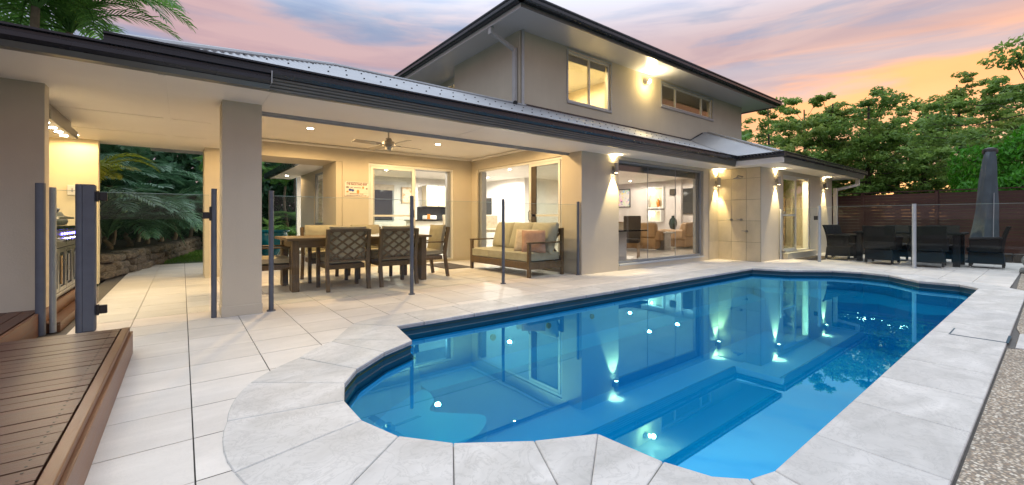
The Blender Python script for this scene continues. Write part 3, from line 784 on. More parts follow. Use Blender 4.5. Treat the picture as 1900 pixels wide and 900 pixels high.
# ---- shower wall tiles
sw = hp('tiled_wall', MB().box(11.094, 11.119, 4.412, F-.001, 0, SOF), 'grout', label='beige tiled outdoor shower wall')
zs = [0., .47, 1.0, 1.53, 2.06, SOF-.002]; ys = [4.412, 4.74, 5.10, 5.449]
for a in range(5):
    for b_ in range(3): part('tile', MB().box(11.082, 11.096, ys[b_]+.003, ys[b_+1]-.003, zs[a]+.003, zs[a+1]-.003), 'shower_tile', sw, bevel=.002)
for a in range(5): part('tile', MB().box(10.60, 11.08, F-.014, F-.001, zs[a]+.003, zs[a+1]-.003), 'shower_tile', sw, bevel=.002)
sh = thing('outdoor_shower', (11.05, 4.95, .6), 'wall-mounted steel outdoor shower arm with taps on the tiled wall', 'shower')
part('shower_arm', MB().tube([(11.085, 4.82, 2.10), (10.80, 4.82, 2.11), (10.76, 4.82, 2.08)], .013, 10), 'nickel', sh, smooth=True)
part('shower_head', MB().lathe([(.02, .04), (.09, .012), (.09, 0), (.02, -.003)], (10.76, 4.82, 2.03), 18), 'nickel', sh, smooth=True)
for y, z in ((5.10, 1.03), (4.86, 1.03), (4.73, .74)):
    t = part('tap', MB().tube([(11.085, y, z), (11.04, y, z)], .028, 14).tube([(11.04, y, z), (11.0, y, z)], .016, 10), 'nickel', sh, smooth=True)
    part('tap_handle', MB().tube([(11.005, y, z), (10.995, y+.085, z+.012)], .009, 8), 'nickel', t, smooth=True)
# ---- living room window: wide frameless-joint glazing
def window(name, axis, a0, a1, z0, z1, t, mullions=(), w=.05, d=.07, fm='alu_white', gm='glass_window', label=None, inner=True):
    """t: outer face; the window sits behind it"""
    f = hp(name, MB(), fm) if False else None
    sg = 1
    fr = hp(name, ring(axis, a0, a1, z0, z1, t+.04, t+.04+d, w), fm, bevel=.003, label=label)
    edges = [a0+w]+list(mullions)+[a1-w]
    for mu in mullions: part('mullion', slab(axis, mu-w*.45, mu+w*.45, z0+w, z1-w, t+.042, t+.036+d), fm, fr, bevel=.003)
    for p, q in zip(edges, edges[1:]):
        p2 = p+(w*.45 if p in mullions else 0); q2 = q-(w*.45 if q in mullions else 0)
        part('pane', slab(axis, p2+.001, q2-.001, z0+w+.001, z1-w-.001, t+.065, t+.073), gm, fr)
    return fr
lw_ = hp('window', ring(0, 6.985, 10.335, .13, 2.25, F+.06, F+.13, .045), 'alu_grey', bevel=.003, label='wide frameless-jointed living room window facing the pool')
for p, q in ((7.03, 8.10), (8.112, 9.20), (9.212, 10.29)): part('pane', slab(0, p+.001, q-.001, .176, 2.204, F+.085, F+.095), 'glass_window', lw_)
for q in (8.106, 9.206): part('glazing_joint', slab(0, q-.005, q+.005, .176, 2.204, F+.083, F+.097), 'alu_grey', lw_)
part('head_blind', MB().box(7.0, 10.32, F+.14, F+.20, 2.06, 2.24), 'fascia', lw_)
hp('window_sill', MB().box(6.99, 10.33, F-.03, F+.06, .088, .127), 'sill', bevel=.004)
hp('window_reveal', MB().box(10.20, 10.285, F+.131, F+.2, .18, 2.2), 'alu_grey')
fw = window('window', 0, *W1, UY, (8.33,), label='tall two-pane lit bedroom window in the upper wall'); hp('window_sill', MB().box(W1[0]-.04, W1[1]+.04, UY-.03, UY+.04, W1[2]-.06, W1[2]), 'trim_grey', bevel=.004)
hp('roller_blind', MB().box(W1[0]+.06, W1[1]-.06, UY+.13, UY+.17, 5.02, 5.2), 'trim_grey')
hp('architrave', ring(0, W1[0]-.05, W1[1]+.05, W1[2]-.001, W1[3]+.05, UY-.015, UY, .05, .001), 'trim_grey')
fw = window('window', 0, *W2, UY, (12.37, 13.98), label='long low three-pane highlight window in the upper wall'); hp('window_sill', MB().box(W2[0]-.05, W2[1]+.05, UY-.03, UY+.04, W2[2]-.08, W2[2]), 'trim_grey', bevel=.004)
hp('architrave', ring(0, W2[0]-.05, W2[1]+.05, W2[2]-.001, W2[3]+.05, UY-.015, UY, .05, .001), 'trim_grey')
window('window', 1, 10.75, 11.75, 3.9, 5.15, 6.40, (11.2,), label='narrow lit side window under the upper soffit')
window('window', 1, 10.37, 11.74, .9, 2.2, 2.66, (10.9,), fm='alu_grey', label='side window beyond the alfresco opening')
# ---- sliding doors
def slider(name, axis, a0, a1, z0, z1, t, glass_from, glass_to, label, rail=1.12, sgn=1):
    T = lambda a, b: (min(t+sgn*a, t+sgn*b), max(t+sgn*a, t+sgn*b))
    fr = hp(name, ring(axis, a0, a1, z0, z1, *T(.03, .17), .05, .02), 'alu_white', bevel=.003, label=label)
    g0, g1 = glass_from, glass_to
    def leaf_(p, q, d0, d1, nm='sliding_panel'):
        lf = part(nm, ring(axis, p, q, z0+.022, z1-.052, *T(d0, d1), .06), 'alu_white', fr, bevel=.003)
        part('rail', slab(axis, p+.06, q-.06, rail-.02, rail+.02, *T(d0+.005, d1-.005)), 'alu_white', lf)
        part('pane', slab(axis, p+.061, q-.061, z0+.083, rail-.021, *T(d0+.012, d0+.02)), 'glass_clear', lf)
        part('pane', slab(axis, p+.061, q-.061, rail+.021, z1-.113, *T(d0+.012, d0+.02)), 'glass_clear', lf)
        return lf
    l1 = leaf_(g0, g1, .04, .075); l2 = leaf_(g0+.05*(1 if axis == 0 else -1), g1+.05*(1 if axis == 0 else -1), .09, .125)
    return fr, l1
d1, lf = slider('sliding_door', 0, 3.23, 5.37, .05, 2.28, 9.28, 3.285, 4.33, 'white sliding glass door to the kitchen, right half open')
part('door_handle', MB().box(4.27, 4.31, 9.285, 9.32, 1.08, 1.26), 'black_metal', lf)
d2, lf = slider('sliding_door', 1, 5.97, 8.99, .05, 2.28, 5.89, 6.06, 7.02, 'white sliding glass door behind the sofa, left half open')
part('door_handle', MB().tube([(5.925, 6.98, 1.0), (5.89, 6.98, 1.03), (5.89, 6.98, 1.2), (5.925, 6.98, 1.23)], .009, 8), 'black_metal', lf)
part('flyscreen_edge', MB().box(5.935, 5.96, 6.80, 6.95, .08, 2.22), 'brown_fabric', d2)
hp('door_jamb', MB().box(5.92, 6.06, 8.84, 8.985, .08, 2.22), 'alu_grey')
hp('door_jamb', MB().box(5.22, 5.312, 9.34, 9.44, .08, 2.22), 'alu_grey')
d3, lf = slider('glass_door', 0, 12.47, 14.45, .17, 2.22, 4.41, 12.525, 13.5, 'glass sliding door to the shelved study at the far end', rail=1.15)
part('pane', slab(0, 13.56, 14.395, .20, 2.165, 4.50, 4.508), 'glass_clear', d3)
hp('door_step', MB().box(12.40, 14.55, 4.28, 4.41, 0, .15), 'wall_paint', bevel=.006)
# ---- interior shells
hp('interior_floor', MB().box(6.09, 16.2, 5.65, 15, 0, .05), 'interior_floor'); hp('interior_floor', MB().box(2.88, 6.09, 9.48, 15, 0, .05), 'interior_floor')
hp('interior_ceiling', MB().box(6.09, 16.2, 5.65, 15, CEIL, CEIL+.04), 'white_wall'); hp('interior_ceiling', MB().box(2.88, 6.09, 9.48, 15, CEIL, CEIL+.04), 'white_wall')
hp('interior_wall', wall_boxes(0, 2.88, 16.2, .05, CEIL, 14.85, 15, [(5.2, 6.1, .95, 2.25)]), 'white_wall')
hp('interior_wall', MB().box(2.881, 2.90, 9.48, 10.36, .05, CEIL), 'white_wall')
hp('interior_wall', MB().box(15.42, 15.6, 6.06, 12.1, .05, CEIL), 'mauve_wall')
hp('interior_wall', MB().box(10.0, 15.6, 12.1, 12.25, .05, CEIL), 'white_wall')
hp('interior_wall', MB().box(10.0, 10.15, 12.25, 14.85, .05, CEIL), 'white_wall')
hp('interior_wall', MB().box(11.31, 16.2, 6.0, 6.06, .05, CEIL), 'mauve_wall'); hp('interior_wall', MB().box(11.16, 11.31, 5.65, 6.06, .05, CEIL), 'mauve_wall')
hp('interior_wall', MB().box(11.32, 16.19, 5.95, 5.999, .05, CEIL), 'yellow_wall'); hp('interior_ceiling', MB().box(11.32, 16.19, 4.62, 5.94, 2.40, 2.44), 'yellow_wall')
hp('interior_floor', MB().box(11.32, 16.19, 4.62, 5.64, 0, .16), 'interior_floor')
# interior door leaf, niches, tv recess
hp('interior_door', MB().box(9.965, 10.0, 12.75, 13.55, .05, 2.1), 'white_wall', bevel=.008); hp('door_frame', ring(1, 12.68, 13.62, .04, 2.17, 9.975, 9.999, .06, .001), 'white_wall')
hp('wall_oven', MB().box(9.93, 9.999, 14.2, 14.75, .9, 1.9), 'dark_glass')
for (y0, y1, z0, z1, mt) in ((9.75, 10.42, 1.52, 2.30, 'lamp_warm'), (9.84, 10.38, .97, 1.36, 'lamp_warm')):
    nf = hp('niche_frame', ring(1, y0-.05, y1+.05, z0-.05, z1+.05, 15.24, 15.42, .05), 'white_wall'); part('niche_back', MB().box(15.40, 15.415, y0, y1, z0, z1), 'yellow_wall', nf)
    lamp('POINT', 'niche_lamp', (15.33, (y0+y1)/2+.2, z1-.08), 3.0, (1, .84, .6), size=.03)
hp('chimney_breast', MB().box(15.28, 15.42, 8.95, 9.62, .05, CEIL), 'mauve_wall')
# kitchen
kit = hp('kitchen_bench', MB().box(7.0, 9.4, 14.2, 14.84, .05, .95), 'cabinet_cream'); part('bench_top', MB().box(6.98, 9.42, 14.17, 14.84, .951, .99), 'black_glossy', kit)
hp('splashback', MB().box(7.0, 9.4, 14.82, 14.845, .995, 1.5), 'dark_glass')
for k in range(4): hp('wall_cupboard', MB().box(7.2+k*.5, 7.69+k*.5, 14.45, 14.84, 1.52, 2.3), 'cabinet_cream', bevel=.006)
window('window', 0, 5.2, 6.1, .95, 2.25, 14.83, (), fm='alu_grey', gm='dark_glass'); hp('roller_blind', MB().box(5.22, 6.08, 14.78, 14.82, 2.08, 2.28), 'fabric_pale')

# ================================================================ lights that the photograph shows
WARM = (1, .78, .40); WARMW = (1, .86, .64); COOLW = (1, .92, .80)
def downlight(x, y, z, label, energy, color=WARMW, mat='lamp_disc', angle=176, group='recessed ceiling downlights', r=.05):
    t = thing('downlight', (x, y, z), label, 'downlight', group)
    m = MB(); n = 20; R0, R1 = r, r*1.35
    for k in range(n):
        a = 2*math.pi*k/n; m.v += [(x+R0*math.cos(a), y+R0*math.sin(a), z-.004), (x+R1*math.cos(a), y+R1*math.sin(a), z-.002), (x+R1*math.cos(a), y+R1*math.sin(a), z), (x+R0*math.cos(a), y+R0*math.sin(a), z)]
    for k in range(n):
        k2 = (k+1) % n
        for q in range(4): m.f.append((4*k+q, 4*k2+q, 4*k2+(q+1) % 4, 4*k+(q+1) % 4))
    part('trim_ring', m, 'alu_white', t, smooth=True)
    part('diffuser', MB().lathe([(r*.98, -.003), (r*.98, -.001)], (x, y, z), 20), mat, t)
    if energy: lamp('SPOT', 'downlight_lamp', (x, y, z-.02), energy, color, t, (0, 0, -1), angle, .25, r)
    return t
AL = (1, .66, .30)
downlight(1.71, 7.75, CEIL, 'lit round downlight in alfresco ceiling left of the fan', 112, AL)
downlight(4.14, 7.80, CEIL, 'lit round downlight in alfresco ceiling right of the fan', 112, AL)
downlight(4.9, 6.2, CEIL, 'downlight near the front edge of the alfresco ceiling', 40, AL)
downlight(-1.27, 9.12, SOF, 'small downlight beside the range hood over the barbecue', 20, AL, r=.03)
downlight(2.34, 13.4, 2.275, 'downlight under the rear eave beyond the opening', 10, AL)
for x, y, w in ((14.3, 10.6, 'far above the picture'), (12.45, 8.45, 'nearest the wide window'), (14.1, 8.4, 'beside the television recess'), (8.2, 8.2, 'over the dining end')):
    downlight(x, y, CEIL, 'living room downlight '+w, 90, COOLW)
for x, y, w in ((6.9, 11.2, 'over the stools'), (7.7, 13.2, 'over the kitchen bench'), (4.6, 12., 'near the kitchen window'), (8.9, 12.9, 'beside the white interior door'), (8.0, 10.4, 'behind the open sliding door')):
    downlight(x, y, CEIL, 'kitchen downlight '+w, 150, COOLW)
downlight(13.6, 5.2, 2.40, 'downlight in the shelved study', 260, (1, .80, .45), angle=165)
downlight(8.6, 8.9, UZ, 'downlight in the upper bedroom ceiling', 330, (1, .80, .42))
downlight(13.2, 8.9, UZ, 'dim downlight behind the three-pane upper window', 22, (1, .80, .45))
downlight(7.2, 11.2, UZ, 'downlight behind the narrow side window', 60, (1, .80, .5))
def sconce(x, y, z, label, e=70):
    t = thing('wall_light', (x, y, z), label, 'wall light', 'cylinder wall lights along the pool-side wall')
    part('bracket', MB().box(x-.03, x+.03, y-.035, y, z-.04, z+.04), 'nickel', t, bevel=.004)
    m = MB(); n = 24; yc = y-.085; prof = [(.038, -.10), (.043, -.10), (.043, .10), (.038, .10)]
    for r_, zz in prof:
        for k in range(n): a = 2*math.pi*k/n; m.v.append((x+r_*math.cos(a), yc+r_*math.sin(a), z+zz))
    for i in range(4):
        for k in range(n): k2 = (k+1) % n; i2 = (i+1) % 4; m.f.append((i*n+k, i*n+k2, i2*n+k2, i2*n+k))
    part('cylinder_body', m, 'nickel', t, smooth=True)
    part('lens', MB().lathe([(.037, .085), (.037, .09)], (x, yc, z), 18), 'lamp_warm', t); part('lens', MB().lathe([(.037, -.09), (.037, -.085)], (x, yc, z), 18), 'lamp_warm', t)
    lamp('SPOT', 'up_lamp', (x, yc, z+.105), e*.42, WARM, t, (0, .10, 1), 95, .5, .02)
    lamp('SPOT', 'down_lamp', (x, yc, z-.105), e, WARM, t, (0, .16, -1), 58, .45, .02)
sconce(6.80, F, 2.06, 'brushed cylinder wall light on the corner pier left of the wide window', 78)
sconce(10.93, F-.014, 2.00, 'brushed cylinder wall light in the corner beside the shower tiles', 78)
sconce(11.95, 4.41, 2.02, 'brushed cylinder wall light between the shower wall and the study door', 78)
sconce(15.6, 4.41, 2.08, 'brushed cylinder wall light right of the study door by the downpipe', 78)
fl = thing('floodlight', (10.66, UY, 5.05), 'lit floodlight under the upper soffit between the two windows', 'floodlight')
part('bracket', MB().box(10.60, 10.72, UY-.04, UY, 5.0, 5.10), 'alu_white', fl, bevel=.004)
part('lamp_head', MB().tube([(10.66, UY-.05, 5.08), (10.66, UY-.17, 5.02)], [.035, .062], 16), 'alu_white', fl, smooth=True)
part('lens', MB().tube([(10.66, UY-.171, 5.0195), (10.66, UY-.177, 5.0165)], .057, 16), 'lamp_warm', fl)
lamp('SPOT', 'flood_lamp', (10.66, UY-.20, 5.02), 26, WARMW, fl, (0, -.3, 1), 170, .5, .05)
lamp('POINT', 'flood_glow', (10.66, UY-.30, 4.98), 16, (1, .74, .30), fl, size=.06)

# ================================================================ glass pool fence
FY = 5.50
def glass_sheet(x0, x1, y0, y1, z0, z1, root):
    g = part('glass_panel', MB().box(x0, x1, y0, y1, z0, z1), 'glass_fence', root)
    part('polished_edge', MB().box(x0, x1, y0, y1, z1+.0005, z1+.005), 'glass_edge', g)
pf = thing('glass_pool_fence', (3.3, FY, 0), 'frameless glass pool fence with dark grey posts along the alfresco', 'fence')
posts = [.80, 2.515, 4.10, 5.845]
for x in posts:
    part('post', MB().tube([(x, FY, 0), (x, FY, 1.37)], .026, 16), 'post_grey', pf, smooth=True)
    part('post_foot', MB().tube([(x, FY, 0.0), (x, FY, .012)], .045, 16), 'post_grey', pf)
for a, b_ in zip(posts, posts[1:]):
    glass_sheet(a+.03, b_-.03, FY-.006, FY+.006, .06, 1.31, pf)
gt = thing('pool_gate', (-.2, FY, 0), 'glass pool gate with black hinges and latch beside the column', 'gate')
glass_sheet(-.625, .225, 5.535, 5.547, .07, 1.30, gt)
part('hinge_post', MB().box(-.735, -.638, 5.50, 5.58, 0, 1.37), 'post_grey', gt, bevel=.012)
part('hinge_post', MB().tube([(-.745, 5.535, 0), (-.745, 5.535, 1.37)], .032, 14), 'post_grey', gt, smooth=True)
part('latch_post', MB().tube([(.265, FY, 0), (.265, FY, 1.37)], .026, 16), 'post_grey', gt, smooth=True)
for z in (.20, 1.26):
    h_ = part('hinge', MB().box(-.638, -.56, 5.505, 5.533, z-.04, z+.04), 'black_metal', gt, bevel=.004)
    part('hinge_barrel', MB().tube([(-.625, 5.50, z-.05), (-.625, 5.50, z+.05)], .012, 10), 'black_metal', h_)
part('latch', MB().box(.17, .245, 5.49, 5.533, 1.05, 1.12).box(.225, .25, 5.48, 5.535, 1.03, 1.18), 'black_metal', gt, bevel=.004)
ef = thing('glass_fence_end', (-1., 5.6, 0), 'narrow glass fence panel between the end wall and the gate', 'fence')
part('post', MB().tube([(-1.005, 5.60, 0), (-1.005, 5.60, 1.37)], .034, 16), 'post_grey', ef, smooth=True)
part('post', MB().tube([(-.945, 5.70, 0), (-.945, 5.70, 1.34)], .024, 16), 'trim_grey', ef, smooth=True)
glass_sheet(-.93, -.785, 5.60, 5.612, .08, 1.31, ef)
GX = 12.30
rf = thing('glass_fence', (GX, 1, 0), 'glass pool fence with silver posts at the far end of the pool', 'fence')
for y in (3.56, 1.86, .10): part('post', MB().tube([(GX, y, 0), (GX, y, 1.37)], .036, 16), 'post_silver', rf, smooth=True)
for a, b_ in ((.15, 1.82), (1.90, 3.52), (-2.2, .05)): glass_sheet(GX-.006, GX+.006, a, b_, .07, 1.34, rf)
rg = thing('pool_gate', (GX, 4.0, 0), 'glass gate at the house end of the far pool fence', 'gate')
glass_sheet(GX-.006, GX+.006, 3.62, 4.33, .07, 1.30, rg)
part('latch', MB().box(GX-.03, GX+.02, 3.585, 3.67, 1.02, 1.12), 'black_metal', rg, bevel=.004)
part('hinge_post', MB().tube([(GX-.1, 4.375, 0), (GX-.1, 4.375, 1.30)], .02, 12), 'post_silver', rg, smooth=True)
for z in (.2, 1.22): part('hinge', MB().box(GX-.03, GX+.03, 4.30, 4.40, z-.03, z+.03), 'nickel', rg, bevel=.004)

# ================================================================ timber boundary fence
tf = thing('timber_fence', (17.5, 0, 0), 'dark red-brown horizontal board fence behind the far table', 'fence')
FX = 17.45; bw = .098
for q in range(11):
    y1 = 5.6-q*1.72; y0 = y1-1.72; top = 1.86 if q < 3 else 1.90; xo = 0 if q < 2 else .05
    part('post', MB().box(FX+.03+xo, FX+.12+xo, y0-.045, y0+.045, 0, top+.03), 'fence_wood', tf)
    part('cover_strip', MB().box(FX-.014+xo, FX+xo+.002, y0-.03, y0+.03, .05, top), 'fence_wood', tf)
    me = mesh_of('board', MB().box(-.011, .011, -1.72/2+.004, 1.72/2-.004, 0, bw-.0025), 'fence_wood')
    if q == 0: board_me = me
    for k in range(int(top/bw)):
        if q > 7: break
        shared('board', board_me, (FX+.015+xo-17.5+random.uniform(-.002, .002), (y0+y1)/2, .05+k*bw), tf)
    part('capping', MB().box(FX-.02+xo, FX+.13+xo, y0+.001, y1-.001, top+.01, top+.035), 'fence_wood', tf)

# ================================================================ dining set in the alfresco
TB = thing('dining_table', (2.28, 7.12, 0), 'long timber outdoor dining table under the ceiling fan', 'table')
y0, y1, x0, x1 = 6.62, 7.66, 1.16, 3.40
for k in range(6):
    a = y0+(y1-y0)*k/6; part('top_board', MB().box(x0, x1, a+.002, a+(y1-y0)/6-.002, .735, .772), 'table_wood', TB, bevel=.004)
for x in (x0+.07, x1-.17):
    for y in (y0+.06, y1-.16): part('leg', MB().box(x, x+.10, y, y+.10, 0, .734), 'furniture_wood', TB, bevel=.006)
m = MB().box(x0+.17, x1-.17, y0+.09, y0+.12, .63, .733).box(x0+.17, x1-.17, y1-.12, y1-.09, .63, .733).box(x0+.10, x0+.13, y0+.16, y1-.16, .63, .733).box(x1-.13, x1-.10, y0+.16, y1-.16, .63, .733)
part('apron', m, 'table_wood', TB)
def make_chair(label):
    t = thing('dining_chair', (0, 0, 0), label, 'chair', 'timber dining chairs with cream cushions', rot=1e-9)
    L = dict(local=True)
    W = .58
    for sx in (-1, 1):
        part('leg', MB().add([(sx*(W/2)-.025, .215, 0), (sx*(W/2)+.025, .215, 0), (sx*(W/2)+.025, .265, 0), (sx*(W/2)-.025, .265, 0), (sx*(W/2)-.027, .205, .62), (sx*(W/2)+.027, .205, .62), (sx*(W/2)+.027, .26, .62), (sx*(W/2)-.027, .26, .62)], [(3, 2, 1, 0), (4, 5, 6, 7), (0, 1, 5, 4), (1, 2, 6, 5), (2, 3, 7, 6), (3, 0, 4, 7)]), 'furniture_wood', t, bevel=.004, **L)
        m = MB(); pr = [(-.33, 0), (-.265, .40), (-.29, .62), (-.345, .90)]
        for (ya, za), (yb, zb) in zip(pr, pr[1:]): m.bar((sx*W/2, ya, za), (sx*W/2, yb, zb), .05, .05, (0, 1, 0))
        part('leg', m, 'furniture_wood', t, **L)
        part('armrest', MB().box(sx*W/2-.03, sx*W/2+.03, -.27, .275, .621, .645), 'furniture_wood', t, bevel=.006, **L)
    part('seat_frame', MB().box(-W/2+.03, W/2-.03, -.24, .25, .31, .385), 'furniture_wood', t, bevel=.004, **L)
    m = MB()
    def bp(u, v):      # point in the back panel plane: u across, v 0..1 up
        z = .43+.46*v; return (u, -.268-.155*(z-.40), z)
    m.bar(bp(-.27, .98), bp(.27, .98), .04, .07, (0, 1, 0)); m.bar(bp(-.27, .02), bp(.27, .02), .03, .07, (0, 1, 0))
    part('back_frame', m, 'furniture_wood', t, **L)
    la = MB(); hw, n_ = .262, 4
    def clip(u0, sg):            # line u = u0 + sg*k*v across the panel, clipped to its sides
        k = .62; a, b_ = .07, .94
        pts = [(u0+sg*k*(v-.5), v) for v in (a, b_)]
        (ua, va), (ub, vb) = pts
        def cut(p, q):
            u, v = p
            if abs(u) > hw: s_ = (math.copysign(hw, u)-q[0])/(u-q[0]); v = q[1]+(v-q[1])*s_; u = math.copysign(hw, u)
            return (u, v)
        if (ua > hw and ub > hw) or (ua < -hw and ub < -hw): return None
        return cut(pts[0], pts[1]), cut(pts[1], pts[0])
    for q in range(-3, 4):
        for sg in (-1, 1):
            c_ = clip(q*.172+.02*sg, sg)
            if c_: la.bar(bp(*c_[0]), bp(*c_[1]), .024, .016+.003*(sg+1), (0, 1, .15))
    part('lattice', la, 'furniture_wood', t, **L)
    part('seat_cushion', MB().pillow(.52, .50, .11, (0, .01, .44), n=9, puff=.35, edge=.55), 'fabric_cream', t, smooth=True, **L)
    M = Matrix.Rotation(R(90+9), 3, 'X')
    part('back_cushion', MB().pillow(.52, .52, .11, (0, -.245, .68), M, n=9, puff=.35, edge=.5), 'fabric_cream', t, smooth=True, **L)
    return t
chair = make_chair('timber dining chair with lattice back, left of the two nearest the pool')
spots = [((1.93, 6.70), 0, None), ((2.70, 6.68), 0, 'timber dining chair with lattice back, right of the two nearest the pool'),
         ((1.93, 7.72), 180, 'dining chair with cream back on the far side of the table, left one'), ((2.72, 7.72), 180, 'dining chair with cream back on the far side of the table, right one'),
         ((3.52, 7.16), 90, 'dining chair at the right head of the table near the sofa'), ((1.02, 7.15), -90, 'dining chair at the left head of the table behind the column')]
for k, ((x, y), a, lb) in enumerate(spots):
    o = chair if k == 0 else copy_tree(chair)
    o.location = (x, y, 0); o.rotation_euler = (0, 0, R(a))
    if lb: o['label'] = lb
# ---- sofa against the right wall, facing -x
sf = thing('outdoor_sofa', (5.3, 6.72, 0), 'timber three-seat outdoor sofa with sage cushions below the sliding door', 'sofa')
sx0, sx1, sy0, sy1 = 4.83, 5.70, 5.72, 7.66
for x in (sx0, sx1-.06):
    for y in (sy0, sy1-.06):
        part('leg', MB().box(x, x+.06, y, y+.06, 0, .60 if x == sx0 else .88), 'furniture_wood', sf, bevel=.005)
for y in (sy0-.004, sy1-.066): part('armrest', MB().box(sx0-.01, sx1-.062, y, y+.07, .601, .63), 'furniture_wood', sf, bevel=.006)
part('front_rail', MB().box(sx0+.008, sx0+.05, sy0+.061, sy1-.061, .14, .27), 'furniture_wood', sf, bevel=.004)
for y in (sy0+.01, sy1-.05): part('side_rail', MB().box(sx0+.061, sx1-.061, y, y+.04, .14, .27), 'furniture_wood', sf, bevel=.004)
part('back_rail', MB().box(sx1-.05, sx1-.01, sy0+.061, sy1-.061, .80, .87), 'furniture_wood', sf, bevel=.004); part('back_rail', MB().box(sx1-.05, sx1-.01, sy0+.061, sy1-.061, .2, .29), 'furniture_wood', sf, bevel=.004)
m = MB().bar((sx1-.03, sy0+.07, .3), (sx1-.03, sy0+.6, .8), .03, .03).bar((sx1-.03, sy0+.07, .8), (sx1-.03, sy0+.6, .3), .03, .03)
m.bar((sx1-.03, sy1-.07, .3), (sx1-.03, sy1-.6, .8), .03, .03).bar((sx1-.03, sy1-.07, .8), (sx1-.03, sy1-.6, .3), .03, .03)
part('back_lattice', m, 'furniture_wood', sf)
part('seat_slats', MB().box(sx0+.06, sx1-.06, sy0+.062, sy1-.062, .215, .262), 'furniture_wood', sf)
cw = (sy1-sy0-.14)/3
for k in range(3):
    yc = sy0+.07+cw*(k+.5)
    part('seat_cushion', MB().pillow(.80, cw-.008, .19, (sx0+.41, yc, .355), n=11, puff=.22, edge=.72), 'fabric_sofa', sf, smooth=True)
    M = Matrix.Rotation(R(-72), 3, 'Y')
    part('back_cushion', MB().pillow(.60, cw+.04, .26, (sx1-.20, yc, .685), M, n=11, puff=.42, edge=.28), 'fabric_sofa', sf, smooth=True)
def scatter(c, rz, tilt, mat, label, s_=.44):
    M = Matrix.Rotation(rz, 3, 'Z') @ Matrix.Rotation(tilt, 3, 'X')
    solo('throw_cushion', MB().pillow(s_, s_, .16, c, M, n=11, puff=.55, edge=.12), mat, c, label, 'cushion', 'throw cushions on the outdoor sofa', smooth=True)
scatter((5.10, 6.12, .64), R(-60), R(68), 'fabric_pale', 'pale patterned throw cushion leaning on the sofa, left of the pink one')
scatter((5.12, 5.93, .63), R(-40), R(66), 'fabric_pink', 'dusty pink throw cushion at the right end of the sofa')
mt = solo('door_mat', MB().box(4.35, 4.95, 7.75, 8.9, .001, .014), 'brown_fabric', (4.65, 8.3, 0), 'dark door mat on tiles behind the sofa', 'mat')
# ---- ceiling fan
fn = thing('ceiling_fan', (2.77, 6.98, CEIL), 'brushed nickel ceiling fan with timber-look blades in the alfresco', 'ceiling fan')
def fan(cx, cy, top, root, blade_a):
    part('canopy', MB().lathe([(.03, -.06), (.065, -.045), (.07, 0)], (cx, cy, top), 20), 'nickel', root, smooth=True)
    part('rod', MB().tube([(cx, cy, top-.06), (cx, cy, top-.17)], .013, 10), 'nickel', root, smooth=True)
    part('motor', MB().lathe([(.05, -.36), (.06, -.31), (.105, -.30), (.11, -.26), (.105, -.225), (.06, -.21), (.045, -.16)], (cx, cy, top), 24), 'nickel', root, smooth=True)
    for k in range(4):
        a = blade_a+k*math.pi/2; d = Vector((math.cos(a), math.sin(a), 0)); p = Vector((cx, cy, top-.275))
        bl = part('blade', MB().bar(p+d*.16, p+d*.62, .125, .008, (math.sin(a)*.20, -math.cos(a)*.20, 1)), 'nickel', root, bevel=.003)
        part('blade_arm', MB().bar(p+d*.09, p+d*.22, .04, .012), 'nickel', bl)
fan(2.77, 6.98, CEIL, fn, R(8))
f2 = thing('ceiling_fan', (7.3, 12.2, CEIL), 'white ceiling fan inside the kitchen', 'ceiling fan'); fan(7.3, 12.2, CEIL, f2, R(20))
# ---- wall sign
sg = thing('wall_sign', (2.97, 9.27, 1.69), 'small printed metal bar sign on the alfresco rear wall', 'sign')
plain('sign_white', (.68, .64, .58), .5, var=.08); plain('sign_red', (.16, .025, .02), .5); plain('sign_grey', (.20, .18, .16), .5); plain('sign_blue', (.02, .06, .30), .5); plain('sign_orange', (.55, .25, .06), .5)
X0, X1, Z0, Z1 = 2.715, 3.225, 1.53, 1.85; yy = 9.268
part('plate', MB().box(X0, X1, yy, 9.278, Z0, Z1), 'sign_white', sg)
def text(txt, cx, cz, size, mat, width):
    cu = bpy.data.curves.new('t', 'FONT'); cu.body = txt; cu.size = size; cu.align_x = 'CENTER'; cu.extrude = .0008; cu.offset = .0016
    ob = bpy.data.objects.new('t', cu); COL.objects.link(ob); dg = bpy.context.evaluated_depsgraph_get()
    me = bpy.data.meshes.new_from_object(ob.evaluated_get(dg)); bpy.data.objects.remove(ob)
    w = max(v.co.x for v in me.vertices)-min(v.co.x for v in me.vertices); k = width/w
    for v in me.vertices: v.co = Vector((v.co.x*k, -v.co.z, v.co.y))
    me.materials.clear(); me.materials.append(MATS[mat]); o = newobj('lettering', me); o.parent = sg; p = sg.location
    o.location = (cx-p.x, yy-.0012-p.y, cz-p.z); return o
text('THE BACKYARD BAR', (X0+X1)/2, 1.775, .062, 'sign_red', .44)
def mark(poly, mat):
    part('printed_mark', MB().add([(x, yy-.0012, z) for x, z in poly]+[(x, yy-.0004, z) for x, z in poly], [tuple(range(len(poly)))]+[(i, (i+1) % len(poly), len(poly)+(i+1) % len(poly), len(poly)+i) for i in range(len(poly))]), mat, sg)
def disc(cx, cz, rx, rz, mat, n=14): mark([(cx+rx*math.cos(2*math.pi*k/n), cz+rz*math.sin(2*math.pi*k/n)) for k in range(n)], mat)
def rect(x0, x1, z0, z1, mat): mark([(x0, z0), (x1, z0), (x1, z1), (x0, z1)], mat)
disc(2.83, 1.67, .034, .028, 'sign_blue'); disc(2.885, 1.66, .03, .028, 'sign_blue'); disc(2.995, 1.635, .030, .04, 'sign_orange'); disc(3.105, 1.725, .022, .028, 'sign_orange'); disc(2.775, 1.63, .025, .016, 'sign_orange')
